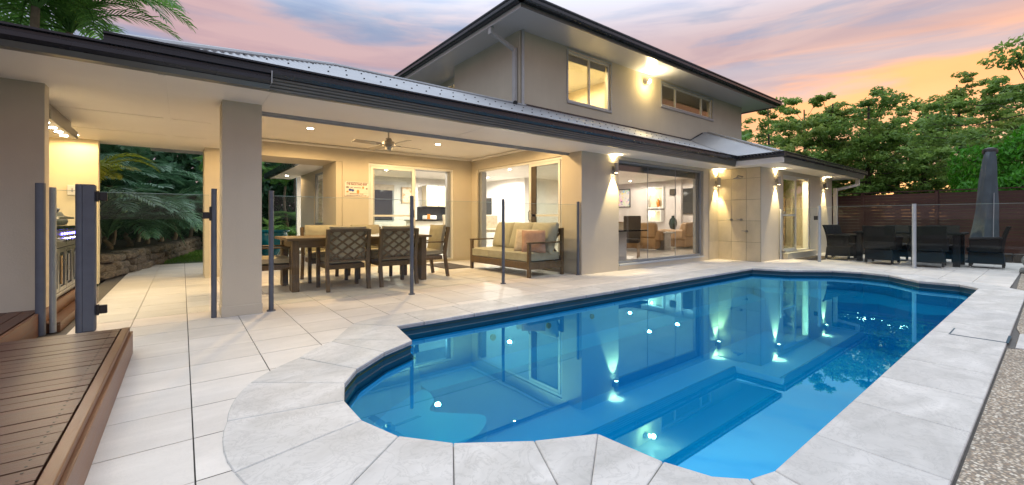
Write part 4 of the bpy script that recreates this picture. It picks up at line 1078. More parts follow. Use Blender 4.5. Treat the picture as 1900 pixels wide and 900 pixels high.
disc(2.775, 1.725, .035, .02, 'sign_grey'); disc(3.185, 1.705, .022, .02, 'sign_grey'); rect(2.835, 2.885, 1.716, 1.732, 'sign_grey'); rect(2.91, 3.06, 1.712, 1.728, 'sign_grey')
rect(2.73, 3.21, 1.597, 1.600, 'sign_orange')
for z, a, b_ in ((1.822, 2.77, 3.215), (1.577, 2.82, 3.12), (1.542, 2.75, 3.19)):
    xx = a
    while xx < b_:
        w = random.uniform(.014, .03); rect(xx, min(xx+w, b_), z, z+.017, 'sign_grey'); xx += w+random.choice((.004, .004, .012))
for cxx in (X0+.012, X1-.012):
    for cz in (Z0+.012, Z1-.012): part('screw', MB().tube([(cxx, yy-.003, cz), (cxx, yy, cz)], .006, 8), 'black_metal', sg)
# ---- barbecue bench and range hood
bq = thing('barbecue_bench', (-1.35, 7.0, DZ), 'stainless outdoor kitchen bench with glass-door fridges by the end wall', 'barbecue bench')
bx0, bx1, by0, by1 = -1.73, -1.06, 6.02, 7.85
part('carcass', MB().box(bx0, bx1, by0, by1, DZ+.05, .93), 'black_metal', bq)
part('kickboard', MB().box(bx0, bx1+.012, by0, by1, DZ-.0, DZ+.048), 'steel', bq)
part('bench_top', MB().box(bx0, bx1+.03, by0-.005, by1+.01, .931, .97), 'black_glossy', bq, bevel=.004)
yc = by0
for k, wd in enumerate((.52, .36, .36, .55)):
    dr = part('door', ring(1, yc+.01, yc+wd-.01, DZ+.06, .73, bx1+.001, bx1+.022, .045), 'steel', bq, bevel=.003)
    part('door_glass', MB().box(bx1+.004, bx1+.012, yc+.055, yc+wd-.055, DZ+.105, .685), 'dark_glass', dr)
    part('door_handle', MB().tube([(bx1+.05, yc+wd-.09, .36), (bx1+.05, yc+wd-.09, .66)], .011, 10), 'timber_pale' if k == 0 else 'steel', dr, smooth=True)
    yc += wd
part('control_panel', MB().box(bx1+.001, bx1+.03, by0+.03, by1-.05, .745, .925), 'steel', bq, bevel=.004)
for k in range(7):
    y = 6.62+k*.13
    kn = part('knob', MB().tube([(bx1+.03, y, .82), (bx1+.065, y, .82)], .024, 14), 'chrome', bq, smooth=True)
    part('indicator_light', MB().tube([(bx1+.0305, y, .885), (bx1+.036, y, .885)], .013, 10), 'led_blue', kn)
hd_ = thing('barbecue_hood', (-1.38, 7.05, .97), 'polished steel barbecue lid on the outdoor bench', 'barbecue')
m = MB(); prof = [(-1.62, .975), (-1.12, .975), (-1.10, 1.02), (-1.16, 1.13), (-1.30, 1.21), (-1.50, 1.22), (-1.62, 1.12)]
part('lid', m.extrude(prof, 1, 6.55, 7.45), 'steel', hd_, bevel=.01); part('lid_handle', MB().tube([(-1.06, 6.60, 1.06), (-1.06, 7.40, 1.06)], .014, 10), 'chrome', hd_, smooth=True)
for y in (6.62, 7.38): part('handle_stem', MB().tube([(-1.13, y, 1.08), (-1.06, y, 1.06)], .01, 8), 'chrome', hd_)
part('thermometer', MB().tube([(-1.14, 7.0, 1.15), (-1.118, 7.0, 1.138)], .03, 14), 'black_metal', hd_)
rh = thing('range_hood', (-1.4, 7.25, 2.1), 'stainless range hood under the soffit above the barbecue', 'range hood')
part('body', MB().add([(-1.72, 6.5, 2.10), (-1.09, 6.5, 2.10), (-1.09, 7.95, 2.10), (-1.72, 7.95, 2.10), (-1.72, 6.5, 2.30), (-1.09, 6.5, 2.20), (-1.09, 7.95, 2.20), (-1.72, 7.95, 2.30)], [(3, 2, 1, 0), (4, 5, 6, 7), (0, 1, 5, 4), (1, 2, 6, 5), (2, 3, 7, 6), (3, 0, 4, 7)]), 'hood_steel', rh, bevel=.006)
part('duct_cover', MB().box(-1.70, -1.15, 6.52, 7.93, 2.2, SOF-.002), 'hood_steel', rh, bevel=.004)
for y in (6.75, 7.10, 7.4, 7.7): part('hood_light', MB().lathe([(.035, -.003), (.035, .002)], (-1.18, y, 2.098), 16), 'lamp_disc', rh)
lamp('AREA', 'hood_lamp', (-1.15, 7.2, 2.08), 32, WARMW, rh, (0, 0, -1), size=.5)
bx_ = thing('switch_box', (-1.3, 9.47, 1.3), 'small white switch box on the cream wall behind the barbecue', 'switch'); part('body', MB().box(-1.42, -1.30, 9.46, 9.499, 1.42, 1.58), 'alu_white', bx_, bevel=.006); part('switch', MB().box(-1.37, -1.35, 9.452, 9.461, 1.47, 1.53), 'trim_grey', bx_)
# ---- teal pot and the garden bench corner behind the opening
pt = thing('teal_pot', (2.15, 14.2, 0), 'large teal glazed pot beyond the alfresco opening', 'pot')
part('bowl', MB().lathe([(.16, 0), (.20, .05), (.36, .35), (.44, .58), (.42, .66), (.50, .70), (.50, .73), (.40, .73), (.40, .66)], (1.95, 13.6, 0), 28), 'teal_glaze', pt, smooth=True)
# ================================================================ far outdoor dining set
def wicker(label):
    t = thing('wicker_chair', (0, 0, 0), label, 'chair', 'black wicker chairs round the far table', rot=1e-9); L = dict(local=True)
    W, D = .56, .58
    part('seat', MB().box(-W/2+.05, W/2-.05, -D/2+.05, D/2, .34, .43), 'rattan', t, bevel=.02, **L)
    part('skirt', MB().add([(-W/2+.02, -D/2+.03, .10), (W/2-.02, -D/2+.03, .10), (W/2-.02, D/2-.02, .10), (-W/2+.02, D/2-.02, .10), (-W/2+.04, -D/2+.05, .339), (W/2-.04, -D/2+.05, .339), (W/2-.04, D/2-.03, .339), (-W/2+.04, D/2-.03, .339)], [(3, 2, 1, 0), (4, 5, 6, 7), (0, 1, 5, 4), (1, 2, 6, 5), (2, 3, 7, 6), (3, 0, 4, 7)]), 'rattan', t, bevel=.01, **L)
    m = MB(); n = 7; vs = []
    for i in range(n):
        v = i/(n-1); z = .36+.53*v; yb = -D/2+.04-.10*v*v
        for u in (-1, -.6, 0, .6, 1): vs.append((u*(W/2-.005+.02*v), yb+.035*u*u, z))
    k5 = 5
    base = len(vs); vs2 = [(a, b_+.035, c) for a, b_, c in vs]; m.v = vs+vs2
    for i in range(n-1):
        for j in range(4):
            a = i*5+j; m.f.append((a, a+1, a+6, a+5)); m.f.append((base+a, base+a+5, base+a+6, base+a+1))
    for i in range(n-1):
        for j in (0, 4):
            a = i*5+j; q = (a, a+5, base+a+5, base+a); m.f.append(q if j == 0 else q[::-1])
    for j in range(4):
        m.f.append((j+1, j, base+j, base+j+1)); a = (n-1)*5+j; m.f.append((a, a+1, base+a+1, base+a))
    part('backrest', m, 'rattan', t, smooth=True, **L)
    for sx in (-1, 1):
        part('armrest', MB().add([(sx*W/2-.03, -D/2+.06, .62), (sx*W/2+.03, -D/2+.06, .62), (sx*W/2+.03, D/2-.03, .60), (sx*W/2-.03, D/2-.03, .60), (sx*W/2-.03, -D/2+.06, .66), (sx*W/2+.03, -D/2+.06, .66), (sx*W/2+.03, D/2-.03, .635), (sx*W/2-.03, D/2-.03, .635)], [(3, 2, 1, 0), (4, 5, 6, 7), (0, 1, 5, 4), (1, 2, 6, 5), (2, 3, 7, 6), (3, 0, 4, 7)]).box(sx*W/2-.02, sx*W/2+.02, -D/2+.1, D/2-.05, .35, .61), 'rattan', t, bevel=.008, **L)
        for y in (-D/2+.05, D/2-.06):
            lg = part('leg', MB().box(sx*(W/2-.045)-.022, sx*(W/2-.045)+.022, y-.022, y+.022, .03, .11), 'rattan', t, **L)
            part('foot', MB().tube([(sx*(W/2-.045), y, 0), (sx*(W/2-.045), y, .03)], .014, 8), 'steel', lg, local=True)
    return t
wk = wicker('black wicker chair with its back to the pool, left of two')
for k, ((x, y), a, lb) in enumerate([((12.92, 2.50), -90, None), ((12.92, 1.72), -90, 'black wicker chair with its back to the pool, right of two'),
        ((14.45, 2.50), 90, 'black wicker chair on the fence side of the far table, left one'), ((14.45, 1.72), 90, 'black wicker chair on the fence side of the far table, right one'),
        ((13.42, 3.42), 180, 'black wicker chair at the house end of the far table, nearer the pool'), ((14.05, 3.42), 180, 'black wicker chair at the house end of the far table, nearer the fence'),
        ((13.65, .92), 0, 'black wicker chair at the umbrella end of the far table')]):
    o = wk if k == 0 else copy_tree(wk)
    o.location = (x, y, 0); o.rotation_euler = (0, 0, R(a+random.uniform(-4, 4)))
    if lb: o['label'] = lb
ft = thing('outdoor_table', (13.68, 2.15, 0), 'black wicker table in front of the timber fence', 'table')
part('table_top', MB().box(13.2, 14.15, 1.22, 3.12, .70, .745), 'rattan', ft, bevel=.006); part('glass_top', MB().box(13.24, 14.11, 1.26, 3.08, .7455, .752), 'black_glossy', ft)
for x in (13.25, 14.0):
    for y in (1.28, 2.95): part('leg', MB().box(x, x+.1, y, y+.11, 0, .699), 'rattan', ft, bevel=.005)
# ---- covered umbrella
um = thing('covered_umbrella', (15.05, 1.02, 0), 'closed umbrella in a tall grey cover leaning beside the fence', 'umbrella')
m = MB(); n = 26; lv_ = []
for i in range(15):
    v = i/14; z = .12+2.50*v
    rr = .76*[.36, .38, .37, .36, .34, .325, .31, .295, .28, .265, .25, .235, .22, .20, .16][i]
    cxm = 15.0+.05*v+.04*math.sin(v*5); cym = 1.06-.10*v
    for k in range(n):
        a = 2*math.pi*k/n
        w = 1+.17*math.sin(4*a+v*3.5)*(1-v*.6)+.09*math.sin(9*a-v*7)+(.05*math.sin(v*23+a*2))*(1-v)*.7
        m.v.append((cxm+rr*w*math.cos(a)*.9, cym+rr*w*math.sin(a)*.72, z))
for i in range(14):
    for k in range(n): k2 = (k+1) % n; m.f.append((i*n+k, i*n+k2, (i+1)*n+k2, (i+1)*n+k))
m.f.append(tuple(range(n-1, -1, -1))); m.f.append(tuple(14*n+k for k in range(n)))
part('cover', m, 'cover_grey', um, smooth=80); part('cap', MB().lathe([(.125, 0), (.135, .06), (.115, .12), (.04, .15)], (15.08, .965, 2.585), 20), 'black_metal', um, smooth=True)
part('zip_strip', MB().bar((14.80, .90, .25), (15.0, .885, 2.5), .015, .01), 'alu_grey', um)
part('pole', MB().tube([(15.02, 1.04, 0), (15.02, 1.04, .2)], .04, 12), 'black_metal', um); part('base', MB().box(14.72, 15.32, .74, 1.34, 0, .07), 'black_metal', um, bevel=.01)
sb = thing('stone_finial', (12.9, .18, 0), 'weathered stone ball on a square plinth at the edge of the pebbles', 'ornament')
part('plinth', MB().box(12.73, 13.07, .10, .44, 0, .09), 'stone_ball', sb, bevel=.02)
bm_ = [(max(.01, .15*math.sin(math.pi*i/12)), .15-.15*math.cos(math.pi*i/12)) for i in range(13)]
part('ball', MB().lathe(bm_, (12.9, .27, .088), 20), 'stone_ball', sb, smooth=True)
solo('floor_drain', MB().lathe([(.09, 0), (.09, .004), (.07, .005)], (10.72, 4.86, .0005), 20), 'steel', (10.72, 4.86, 0), 'round steel floor drain in the tiles below the shower', 'drain')
solo('floor_mat', MB().box(12.6, 14.2, 3.66, 4.2, .001, .012), 'brown_fabric', (13.4, 3.9, 0), 'brown mat on the tiles in front of the study door', 'mat')
# ================================================================ things seen through the glass
def frame_pic(axis, a0, a1, z0, z1, t0, t1, label, fm, inner):
    c = ((a0+a1)/2, (t0+t1)/2, z0) if axis == 0 else ((t0+t1)/2, (a0+a1)/2, z0)
    t = thing('framed_picture', c, label, 'picture'); part('frame', ring(axis, a0, a1, z0, z1, t0, t1, .035), fm, t)
    tm = (t0+t1)/2; part('print', slab(axis, a0+.036, a1-.036, z0+.036, z1-.036, tm-.004, tm+.004), inner, t); return t
s = N('abstract_print'); v = s.coord(world=False); vv = s.voro(v, 7.)
c = s.mix(s.ramp(s.noise(v, 5, 4, .6, 1.5), [(.5, 0.), (.58, 1.)]), (.66, .64, .58), vv.outputs['Color']); s.end(s.bsdf(c, .5))
s = N('orange_print'); v = s.coord(world=False)
c = s.mix(s.ramp(s.noise(v, 6, 4, .6, 1.), [(.5, 0.), (.62, 1.)]), (.70, .64, .52), (.62, .26, .05)); s.end(s.bsdf(c, .5))
s = N('blue_print'); v = s.coord(world=False)
c = s.mix(s.ramp(s.noise(v, 5, 4, .6, 1.), [(.45, 0.), (.6, 1.)]), (.05, .08, .16), (.25, .28, .33)); s.end(s.bsdf(c, .5))
frame_pic(1, 11.40, 12.05, 1.55, 2.36, 15.385, 15.418, 'abstract framed picture on the living room wall at the window left edge', 'black_metal', 'abstract_print')
frame_pic(0, 6.38, 6.82, 1.62, 2.22, 14.80, 14.845, 'gold-framed orange picture on the kitchen wall', 'timber_pale', 'orange_print')
frame_pic(1, 9.1, 9.75, 1.25, 1.95, 11.0, 11.03, 'gold-framed blue picture seen through the door behind the sofa', 'timber_pale', 'blue_print')
hp('interior_wall', MB().box(11.03, 11.10, 8.9, 10.1, .05, CEIL), 'white_wall')
tv = thing('television', (15.36, 8.45, 1.25), 'black wall-mounted television at the right of the living room', 'television'); part('screen', MB().box(15.345, 15.352, 7.98, 8.9, 1.26, 2.2), 'dark_glass', tv); part('case', MB().box(15.352, 15.41, 7.96, 8.92, 1.24, 2.22), 'black_metal', tv, bevel=.006)
sp = thing('wall_speaker', (15.25, 9.25, 2.0), 'small black speaker on the living room wall', 'speaker'); part('body', MB().box(15.18, 15.279, 9.15, 9.38, 1.98, 2.22), 'black_metal', sp, bevel=.006); part('grille', MB().box(15.172, 15.1795, 9.165, 9.365, 2.0, 2.2), 'brown_fabric', sp)
def lounge(cx, cy, rz, w, mat, label):
    t = thing('lounge_sofa', (cx, cy, .05), label, 'sofa', rot=rz if rz else 1e-9); L = dict(local=True)
    part('base', MB().box(-w/2, w/2, -.45, .45, .06, .40), mat, t, bevel=.03, **L); part('backrest', MB().add([(-w/2, -.45, .40), (w/2, -.45, .40), (w/2, -.12, .40), (-w/2, -.12, .40), (-w/2, -.52, .88), (w/2, -.52, .88), (w/2, -.30, .88), (-w/2, -.30, .88)], [(3, 2, 1, 0), (4, 5, 6, 7), (0, 1, 5, 4), (1, 2, 6, 5), (2, 3, 7, 6), (3, 0, 4, 7)]), mat, t, bevel=.05, **L)
    for sx in (-1, 1): part('armrest', MB().box(sx*w/2-.11, sx*w/2+.11, -.44, .47, .30, .64), mat, t, bevel=.05, **L)
    for k in range(2): part('seat_cushion', MB().pillow(w/2-.14, .68, .18, ((k-.5)*(w/2-.12), .10, .47), n=9, puff=.3, edge=.6), mat, t, smooth=True, **L)
lounge(11.6, 8.6, R(-70), 1.9, 'leather', 'tan leather sofa seen from behind through the wide window')
lounge(13.9, 7.95, R(0), 1.7, 'leather', 'tan leather armchair below the television')
ct = thing('side_table', (12.3, 7.15, .05), 'pale stone side table between the leather seats', 'side table'); ct.location = (12.2, 7.75, .05); OFF[ct.name] = (12.2, 7.75, .05)
part('top', MB().box(11.9, 12.5, 7.5, 8.0, .58, .63), 'coping_stone', ct, bevel=.006); part('pedestal', MB().box(12.02, 12.38, 7.6, 7.9, .05, .579), 'coping_stone', ct, bevel=.006)
def vase(name, x, y, z, prof, mat, label): return solo(name, MB().lathe(prof, (x, y, z), 20), mat, (x, y, z), label, 'vase', smooth=True)
VP = [(.05, 0), (.10, .08), (.14, .22), (.12, .36), (.05, .43), (.045, .47), (.06, .50)]
vase('vase', 14.8, 9.0, .62, [(a*1.1, b_*1.1) for a, b_ in VP], 'dark_vase', 'dark green vase beside the television recess')
vase('vase', 10.2, 8.5, .96, [(a*.8, b_*.75) for a, b_ in VP], 'dark_vase', 'dark blue vase behind the tall dining chair')
vase('vase', 15.32, 9.98, 1.521, [(a*.55, b_*.7) for a, b_ in VP], 'orange_glass', 'orange glass ornament in the lit wall niche')
cb = thing('console', (15.0, 9.0, .05), 'low pale cabinet carrying the dark green vase', 'cabinet'); part('body', MB().box(14.55, 15.2, 8.7, 9.3, .05, .60), 'cabinet_cream', cb, bevel=.006); part('top', MB().box(14.53, 15.22, 8.68, 9.32, .601, .62), 'timber_pale', cb)
sbd = thing('sideboard', (10.2, 8.5, .05), 'pale sideboard behind the dining chair in the living room', 'cabinet'); part('body', MB().box(10.0, 10.4, 7.9, 9.2, .05, .93), 'cabinet_cream', sbd, bevel=.006); part('top', MB().box(9.98, 10.42, 7.88, 9.22, .931, .96), 'timber_pale', sbd)
def highback(x, y, rz, label, mat='brown_fabric', h=1.08, seat=.48, cat='chair', nm='dining_chair'):
    t = thing(nm, (x, y, .05), label, cat, rot=rz if rz else 1e-9); L = dict(local=True)
    part('seat', MB().box(-.22, .22, -.22, .24, seat-.10, seat), mat, t, bevel=.02, **L)
    part('backrest', MB().add([(-.22, -.25, seat-.1), (.22, -.25, seat-.1), (.22, -.18, seat-.1), (-.22, -.18, seat-.1), (-.225, -.35, h), (.225, -.35, h), (.225, -.30, h), (-.225, -.30, h)], [(3, 2, 1, 0), (4, 5, 6, 7), (0, 1, 5, 4), (1, 2, 6, 5), (2, 3, 7, 6), (3, 0, 4, 7)]), mat, t, bevel=.015, **L)
    for sx in (-1, 1):
        for y_ in (-.2, .2): part('leg', MB().box(sx*.19-.018, sx*.19+.018, y_-.018, y_+.018, 0, seat-.101), 'timber_pale', t, **L)
highback(9.25, 6.83, R(120), 'dark high-backed dining chair just inside the wide window')
highback(7.75, 7.4, R(200), 'dark dining chair at the inner end of the living room table')
it = thing('inner_table', (8.2, 6.55, .05), 'glass-topped dining table at the left of the wide window', 'table'); part('top', MB().box(7.5, 8.95, 6.1, 7.0, .755, .785), 'black_glossy', it); part('pedestal', MB().box(8.1, 8.5, 6.4, 6.7, .05, .754), 'white_wall', it)
highback(6.35, 11.0, R(170), 'cream bar stool inside the kitchen doorway', 'fabric_pale', 1.12, .70, 'stool', 'bar_stool')
highback(7.3, 10.4, R(150), 'cream bar stool seen behind the open sliding door by the sofa', 'fabric_pale', 1.12, .70, 'stool', 'bar_stool')
isl = thing('kitchen_island', (6.6, 12.6, .05), 'white kitchen island with black top', 'kitchen island'); part('body', MB().box(5.75, 7.6, 12.3, 13.0, .05, .98), 'white_wall', isl); part('top', MB().box(5.7, 7.65, 12.2, 13.05, .981, 1.02), 'black_glossy', isl)
fb = thing('fruit_tray', (6.3, 12.5, 1.02), 'white tray with orange packet on the kitchen island', 'tray'); part('tray', MB().box(6.15, 6.55, 12.4, 12.65, 1.021, 1.16), 'white_wall', fb, bevel=.02); part('packet', MB().box(6.2, 6.3, 12.38, 12.399, 1.04, 1.2), 'orange_glass', fb)
# study shelves
bs = thing('bookshelf', (14, 5.8, .16), 'lit wall of open shelves inside the study', 'bookshelf')
for k in range(6): part('shelf', MB().box(12.0, 16.1, 5.62, 5.945, .5+k*.36, .525+k*.36), 'timber_pale', bs)
for k in range(4): part('upright', MB().box(12.0+k*1.35, 12.03+k*1.35, 5.625, 5.94, .17, 2.3), 'timber_pale', bs)
cols = [(.18, .06, .03), (.04, .06, .10), (.45, .40, .30), (.10, .10, .09), (.30, .20, .06), (.5, .22, .05)]
for i, c in enumerate(cols): plain('book_%d' % i, c, .6)
for k in range(6):
    x = 12.4+random.uniform(0, .3)
    while x < 14.9:
        if random.random() < .2:
            n = random.randint(2, 5)
            for q in range(n):
                w = random.uniform(.03, .06); hh = random.uniform(.2, .29)
                solo('book', MB().box(x, x+w-.003, 5.65, 5.85, .526+k*.36, .526+k*.36+hh), 'book_%d' % random.randrange(6), (x, 5.75, .526+k*.36), 'book standing on the study shelves', 'book', 'books on the study shelves'); x += w
        x += random.uniform(.15, .4)
# upstairs bed frame glimpsed
bd = thing('bed_head', (8.4, 9.9, 3.0), 'dark metal bed head in the upper bedroom window', 'bed'); m = MB().tube([(8.0, 8.5, 3.0), (8.0, 8.5, 4.25), (9.1, 8.5, 4.25), (9.1, 8.5, 3.0)], .018, 8); part('frame', m, 'black_metal', bd)
for k in range(8): part('spindle', MB().tube([(8.1+k*.125, 8.5, 3.6), (8.1+k*.125, 8.5, 4.24)], .008, 6), 'black_metal', bd)

# ================================================================ vegetation
def leaf_mesh(name, cents, normals, ups, sizes, asp, tint, mat):
    """quads (slightly folded diamonds) for thousands of leaves"""
    n = len(cents); nrm = normals/np.linalg.norm(normals, axis=1, keepdims=True)
    u = ups-nrm*np.sum(ups*nrm, axis=1, keepdims=True); u /= np.linalg.norm(u, axis=1, keepdims=True)+1e-9
    w = np.cross(nrm, u); L = sizes[:, None]; W = L*asp
    v = np.empty((n, 4, 3)); v[:, 0] = cents-u*L*.5; v[:, 1] = cents+w*W*.5+nrm*L*.06; v[:, 2] = cents+u*L*.5; v[:, 3] = cents-w*W*.5+nrm*L*.06
    me = bpy.data.meshes.new(name); me.vertices.add(n*4); me.vertices.foreach_set('co', v.reshape(-1))
    me.loops.add(n*4); me.loops.foreach_set('vertex_index', np.arange(n*4, dtype=np.int32)); me.polygons.add(n); me.polygons.foreach_set('loop_start', np.arange(0, n*4, 4, dtype=np.int32))
    at = me.attributes.new('tint', 'FLOAT', 'POINT'); at.data.foreach_set('value', np.repeat(tint, 4).astype(np.float32))
    me.materials.append(MATS[mat]); me.update(); return me
def rand_dirs(n):
    d = rng.normal(size=(n, 3)); return d/np.linalg.norm(d, axis=1, keepdims=True)
def clump_leaves(c, r, n, flat=.62):
    d = rand_dirs(n); rad = (.35+.65*rng.random(n)**.5)[:, None]
    p = d*rad*np.array([r, r, r*flat])
    p[:, 2] = np.where(p[:, 2] < 0, p[:, 2]*.55, p[:, 2])
    return np.array(c)+p, d
def make_tree(name, base, height, spread, label, mat='leaf_gum', nclump=46, leaves=170, lsize=.16, crown_lo=.35, lean=(0, 0), trunk_r=.16, cr=(.6, 1.15), group=None, seed=0):
    rs = random.Random(seed); x, y, z = base
    t = thing(name, base, label, 'tree', group)
    tr = MB(); top = Vector((x+lean[0], y+lean[1], z+height*.78)); b = Vector(base)
    mid = b.lerp(top, .5)+Vector((rs.uniform(-.3, .3), rs.uniform(-.3, .3), 0))
    def trunk_pt(s_): 
        return b*(1-s_)**2+mid*2*s_*(1-s_)+top*s_**2
    tr.tube([trunk_pt(k/7) for k in range(8)], [trunk_r*(1-.82*k/7) for k in range(8)], 8)
    C, D, T = [], [], []
    for k in range(nclump):
        s_ = crown_lo+(1-crown_lo)*(k+rs.random())/nclump
        p0 = trunk_pt(min(s_*.92, .97)); a = k*2.399+rs.uniform(-.5, .5)
        prof = (.55 if s_ < .42 else 1)*math.sin(math.pi*min(1, max(.12, (s_-crown_lo*.8)/(1.08-crown_lo*.8))))**.6
        rr = spread*prof*rs.uniform(.25, 1.05)
        tip = p0+Vector((math.cos(a)*rr, math.sin(a)*rr, rs.uniform(.0, .18)*height*.6*(.4+.6*s_)))
        tip.z = min(tip.z, z+height)
        m_ = p0.lerp(tip, .55)-Vector((0, 0, .10*rr))
        tr.tube([p0, m_, tip], [trunk_r*.30*(1.1-s_), trunk_r*.17*(1.1-s_)+.008, .012], 5, caps=False)
        r = rs.uniform(*cr)*(1.1-.35*s_)*(.72 if s_ < .42 else 1)
        subs = rs.randint(3, 5)
        ct = rs.random()
        for q in range(subs):
            off = Vector((rs.gauss(0, .55)*r, rs.gauss(0, .55)*r, rs.gauss(0, .30)*r))
            pc = tip+off; r2 = r*rs.uniform(.42, .68); n = int(leaves*rs.uniform(.7, 1.2)/subs*1.4)
            p, d = clump_leaves(pc, r2, n); C.append(p); D.append(d)
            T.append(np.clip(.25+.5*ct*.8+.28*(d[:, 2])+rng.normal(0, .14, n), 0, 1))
    C = np.concatenate(C); D = np.concatenate(D); T = np.concatenate(T); n = len(C)
    nr = D*.5+rng.normal(size=(n, 3))*.55+np.array([0, 0, .55]); up = rng.normal(size=(n, 3))+D
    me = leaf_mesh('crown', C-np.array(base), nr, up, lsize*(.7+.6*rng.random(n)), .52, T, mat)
    part('trunk', tr, 'bark', t, smooth=True)
    o = newobj('crown', me); o.parent = t; return t
G = 'trees beyond the fence'
def at(px, d):      # a bearing in the photograph, d metres ahead
    u = (px-950)/786; return (d*(fxv+u*rxv), d*(fyv+u*ryv))
trees = [  # bearing, depth, top pixel row, spread, material, label
    (1425, 27, 188, 2.6, 'leaf_gum', 'leafy gum tree rising just right of the upper roof end'),
    (1492, 23, 190, 2.3, 'leaf_gum', 'dark gum tree with forked trunk above the wing roof'),
    (1545, 21, 178, 2.4, 'leaf_pale', 'bright gum tree above the right end of the wing roof'),
    (1612, 20, 170, 2.5, 'leaf_gum', 'tall gum tree right of the wing gutter'),
    (1668, 23, 190, 2.6, 'leaf_gum', 'gum tree at the middle of the fence, lower than its neighbours'),
    (1722, 19, 205, 2.3, 'leaf_gum', 'slender gum tree behind the fence post'),
    (1775, 21, 140, 2.6, 'leaf_pale', 'tall yellow-green gum tree left of the grey umbrella'),
    (1835, 24, 165, 2.6, 'leaf_gum', 'gum tree behind the bright conifer'),
    (1905, 14, 85, 2.6, 'leaf_gum', 'tallest gum tree at the right edge of the view'),
    (1600, 34, 240, 3.4, 'leaf_gum', 'distant gum tree low behind the wing roof'),
    (1860, 34, 245, 4.0, 'leaf_gum', 'distant gum tree low behind the umbrella')]
for k, (px, d, py, spr, mt_, lb) in enumerate(trees):
    x, y = at(px, d); h = (1.05+(406-py)*d/786)*1.18+.3
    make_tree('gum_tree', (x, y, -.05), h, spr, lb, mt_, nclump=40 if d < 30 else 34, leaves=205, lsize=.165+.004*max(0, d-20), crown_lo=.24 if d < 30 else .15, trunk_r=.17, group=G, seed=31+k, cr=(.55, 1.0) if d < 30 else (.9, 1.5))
# bright conifer hedge on the right
cn = thing('conifer_bush', (19.6, 1.0, 0), 'dense bright green conifer swelling over the fence on the right', 'conifer')
P, D = [], []
def bump_r(d): return 1+.10*np.sin(5*d[:, 0]+3*d[:, 2])+.08*np.sin(9*d[:, 1]+2)+.06*np.sin(13*d[:, 2]+4*d[:, 0])
for (c, r_, n) in (((19.7, .55, 1.2), (1.5, 1.75, 2.35), 15000), ((20.2, -1.6, 1.4), (1.6, 1.9, 2.7), 9000)):
    d = rand_dirs(n); p = np.array(c)+d*np.array(r_)*(bump_r(d)*(.82+.18*rng.random(n)**.6))[:, None]; P.append(p); D.append(d)
P = np.concatenate(P); D = np.concatenate(D); k_ = P[:, 2] > .2; P, D = P[k_], D[k_]; n = len(P)
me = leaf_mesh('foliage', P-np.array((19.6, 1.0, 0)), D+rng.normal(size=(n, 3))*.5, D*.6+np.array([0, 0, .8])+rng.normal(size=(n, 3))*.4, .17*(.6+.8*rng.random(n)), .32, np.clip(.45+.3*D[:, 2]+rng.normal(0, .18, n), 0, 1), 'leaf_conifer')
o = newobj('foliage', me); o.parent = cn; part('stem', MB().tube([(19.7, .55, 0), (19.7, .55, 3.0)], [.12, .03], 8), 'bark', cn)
# ---- palms
def frond_mesh(name, L, droop, nleaf, ll, mat, lw=.03, seed=0, rise=.9, hang=.35):
    rs = random.Random(seed); pts = []
    for i in range(13):
        s_ = i/12; ang = rise*(1-s_)-droop*s_
        pts.append((pts[-1][0]+L/12*math.cos(ang), 0, pts[-1][2]+L/12*math.sin(ang)) if pts else (0, 0, 0))
    m = MB().tube(pts, [.018*(1-.8*i/12)+.003 for i in range(13)], 5); nb = len(m.v); tint = [.4]*nb
    for k in range(nleaf):
        s_ = .12+.88*k/(nleaf-1); f = s_*12; i = min(11, int(f)); fr = f-i
        p = Vector(pts[i]).lerp(Vector(pts[i+1]), fr); tg = (Vector(pts[i+1])-Vector(pts[i])).normalized()
        l = ll*(math.sin(math.pi*(.12+.83*s_))**.6)*rs.uniform(.85, 1.1)
        for sd in (-1, 1):
            d = (Vector((0, sd, 0))*.80+tg*(.55+.5*s_)+Vector((0, 0, .22))).normalized(); d2 = (d-Vector((0, 0, hang*rs.uniform(.6, 1.5)))).normalized(); d3 = (d2-Vector((0, 0, hang*1.3))).normalized()
            q0 = p; q1 = p+d*l*.4; q2 = q1+d2*l*.35; q3 = q2+d3*l*.25; side = tg.cross(d).normalized().cross(d).normalized()*lw*.5
            b = len(m.v); tv = rs.uniform(.2, .9)
            m.v += [tuple(q0-side*.5), tuple(q0+side*.5), tuple(q1-side), tuple(q1+side), tuple(q2-side*.8), tuple(q2+side*.8), tuple(q3)]; tint += [tv]*7
            m.f += [(b, b+1, b+3, b+2), (b+2, b+3, b+5, b+4), (b+4, b+5, b+6)]
    me = mesh_of(name, m, mat); at_ = me.attributes.new('tint', 'FLOAT', 'POINT'); at_.data.foreach_set('value', tint); return me
FR = {k: [frond_mesh('frond', 2.0, .9, 30, .55, k, .035, 1), frond_mesh('frond', 1.7, 1.2, 26, .50, k, .035, 2, 1.05), frond_mesh('frond', 1.4, .7, 24, .45, k, .03, 3, .7)] for k in ('leaf_palm', 'leaf_dark', 'leaf_yellow')}
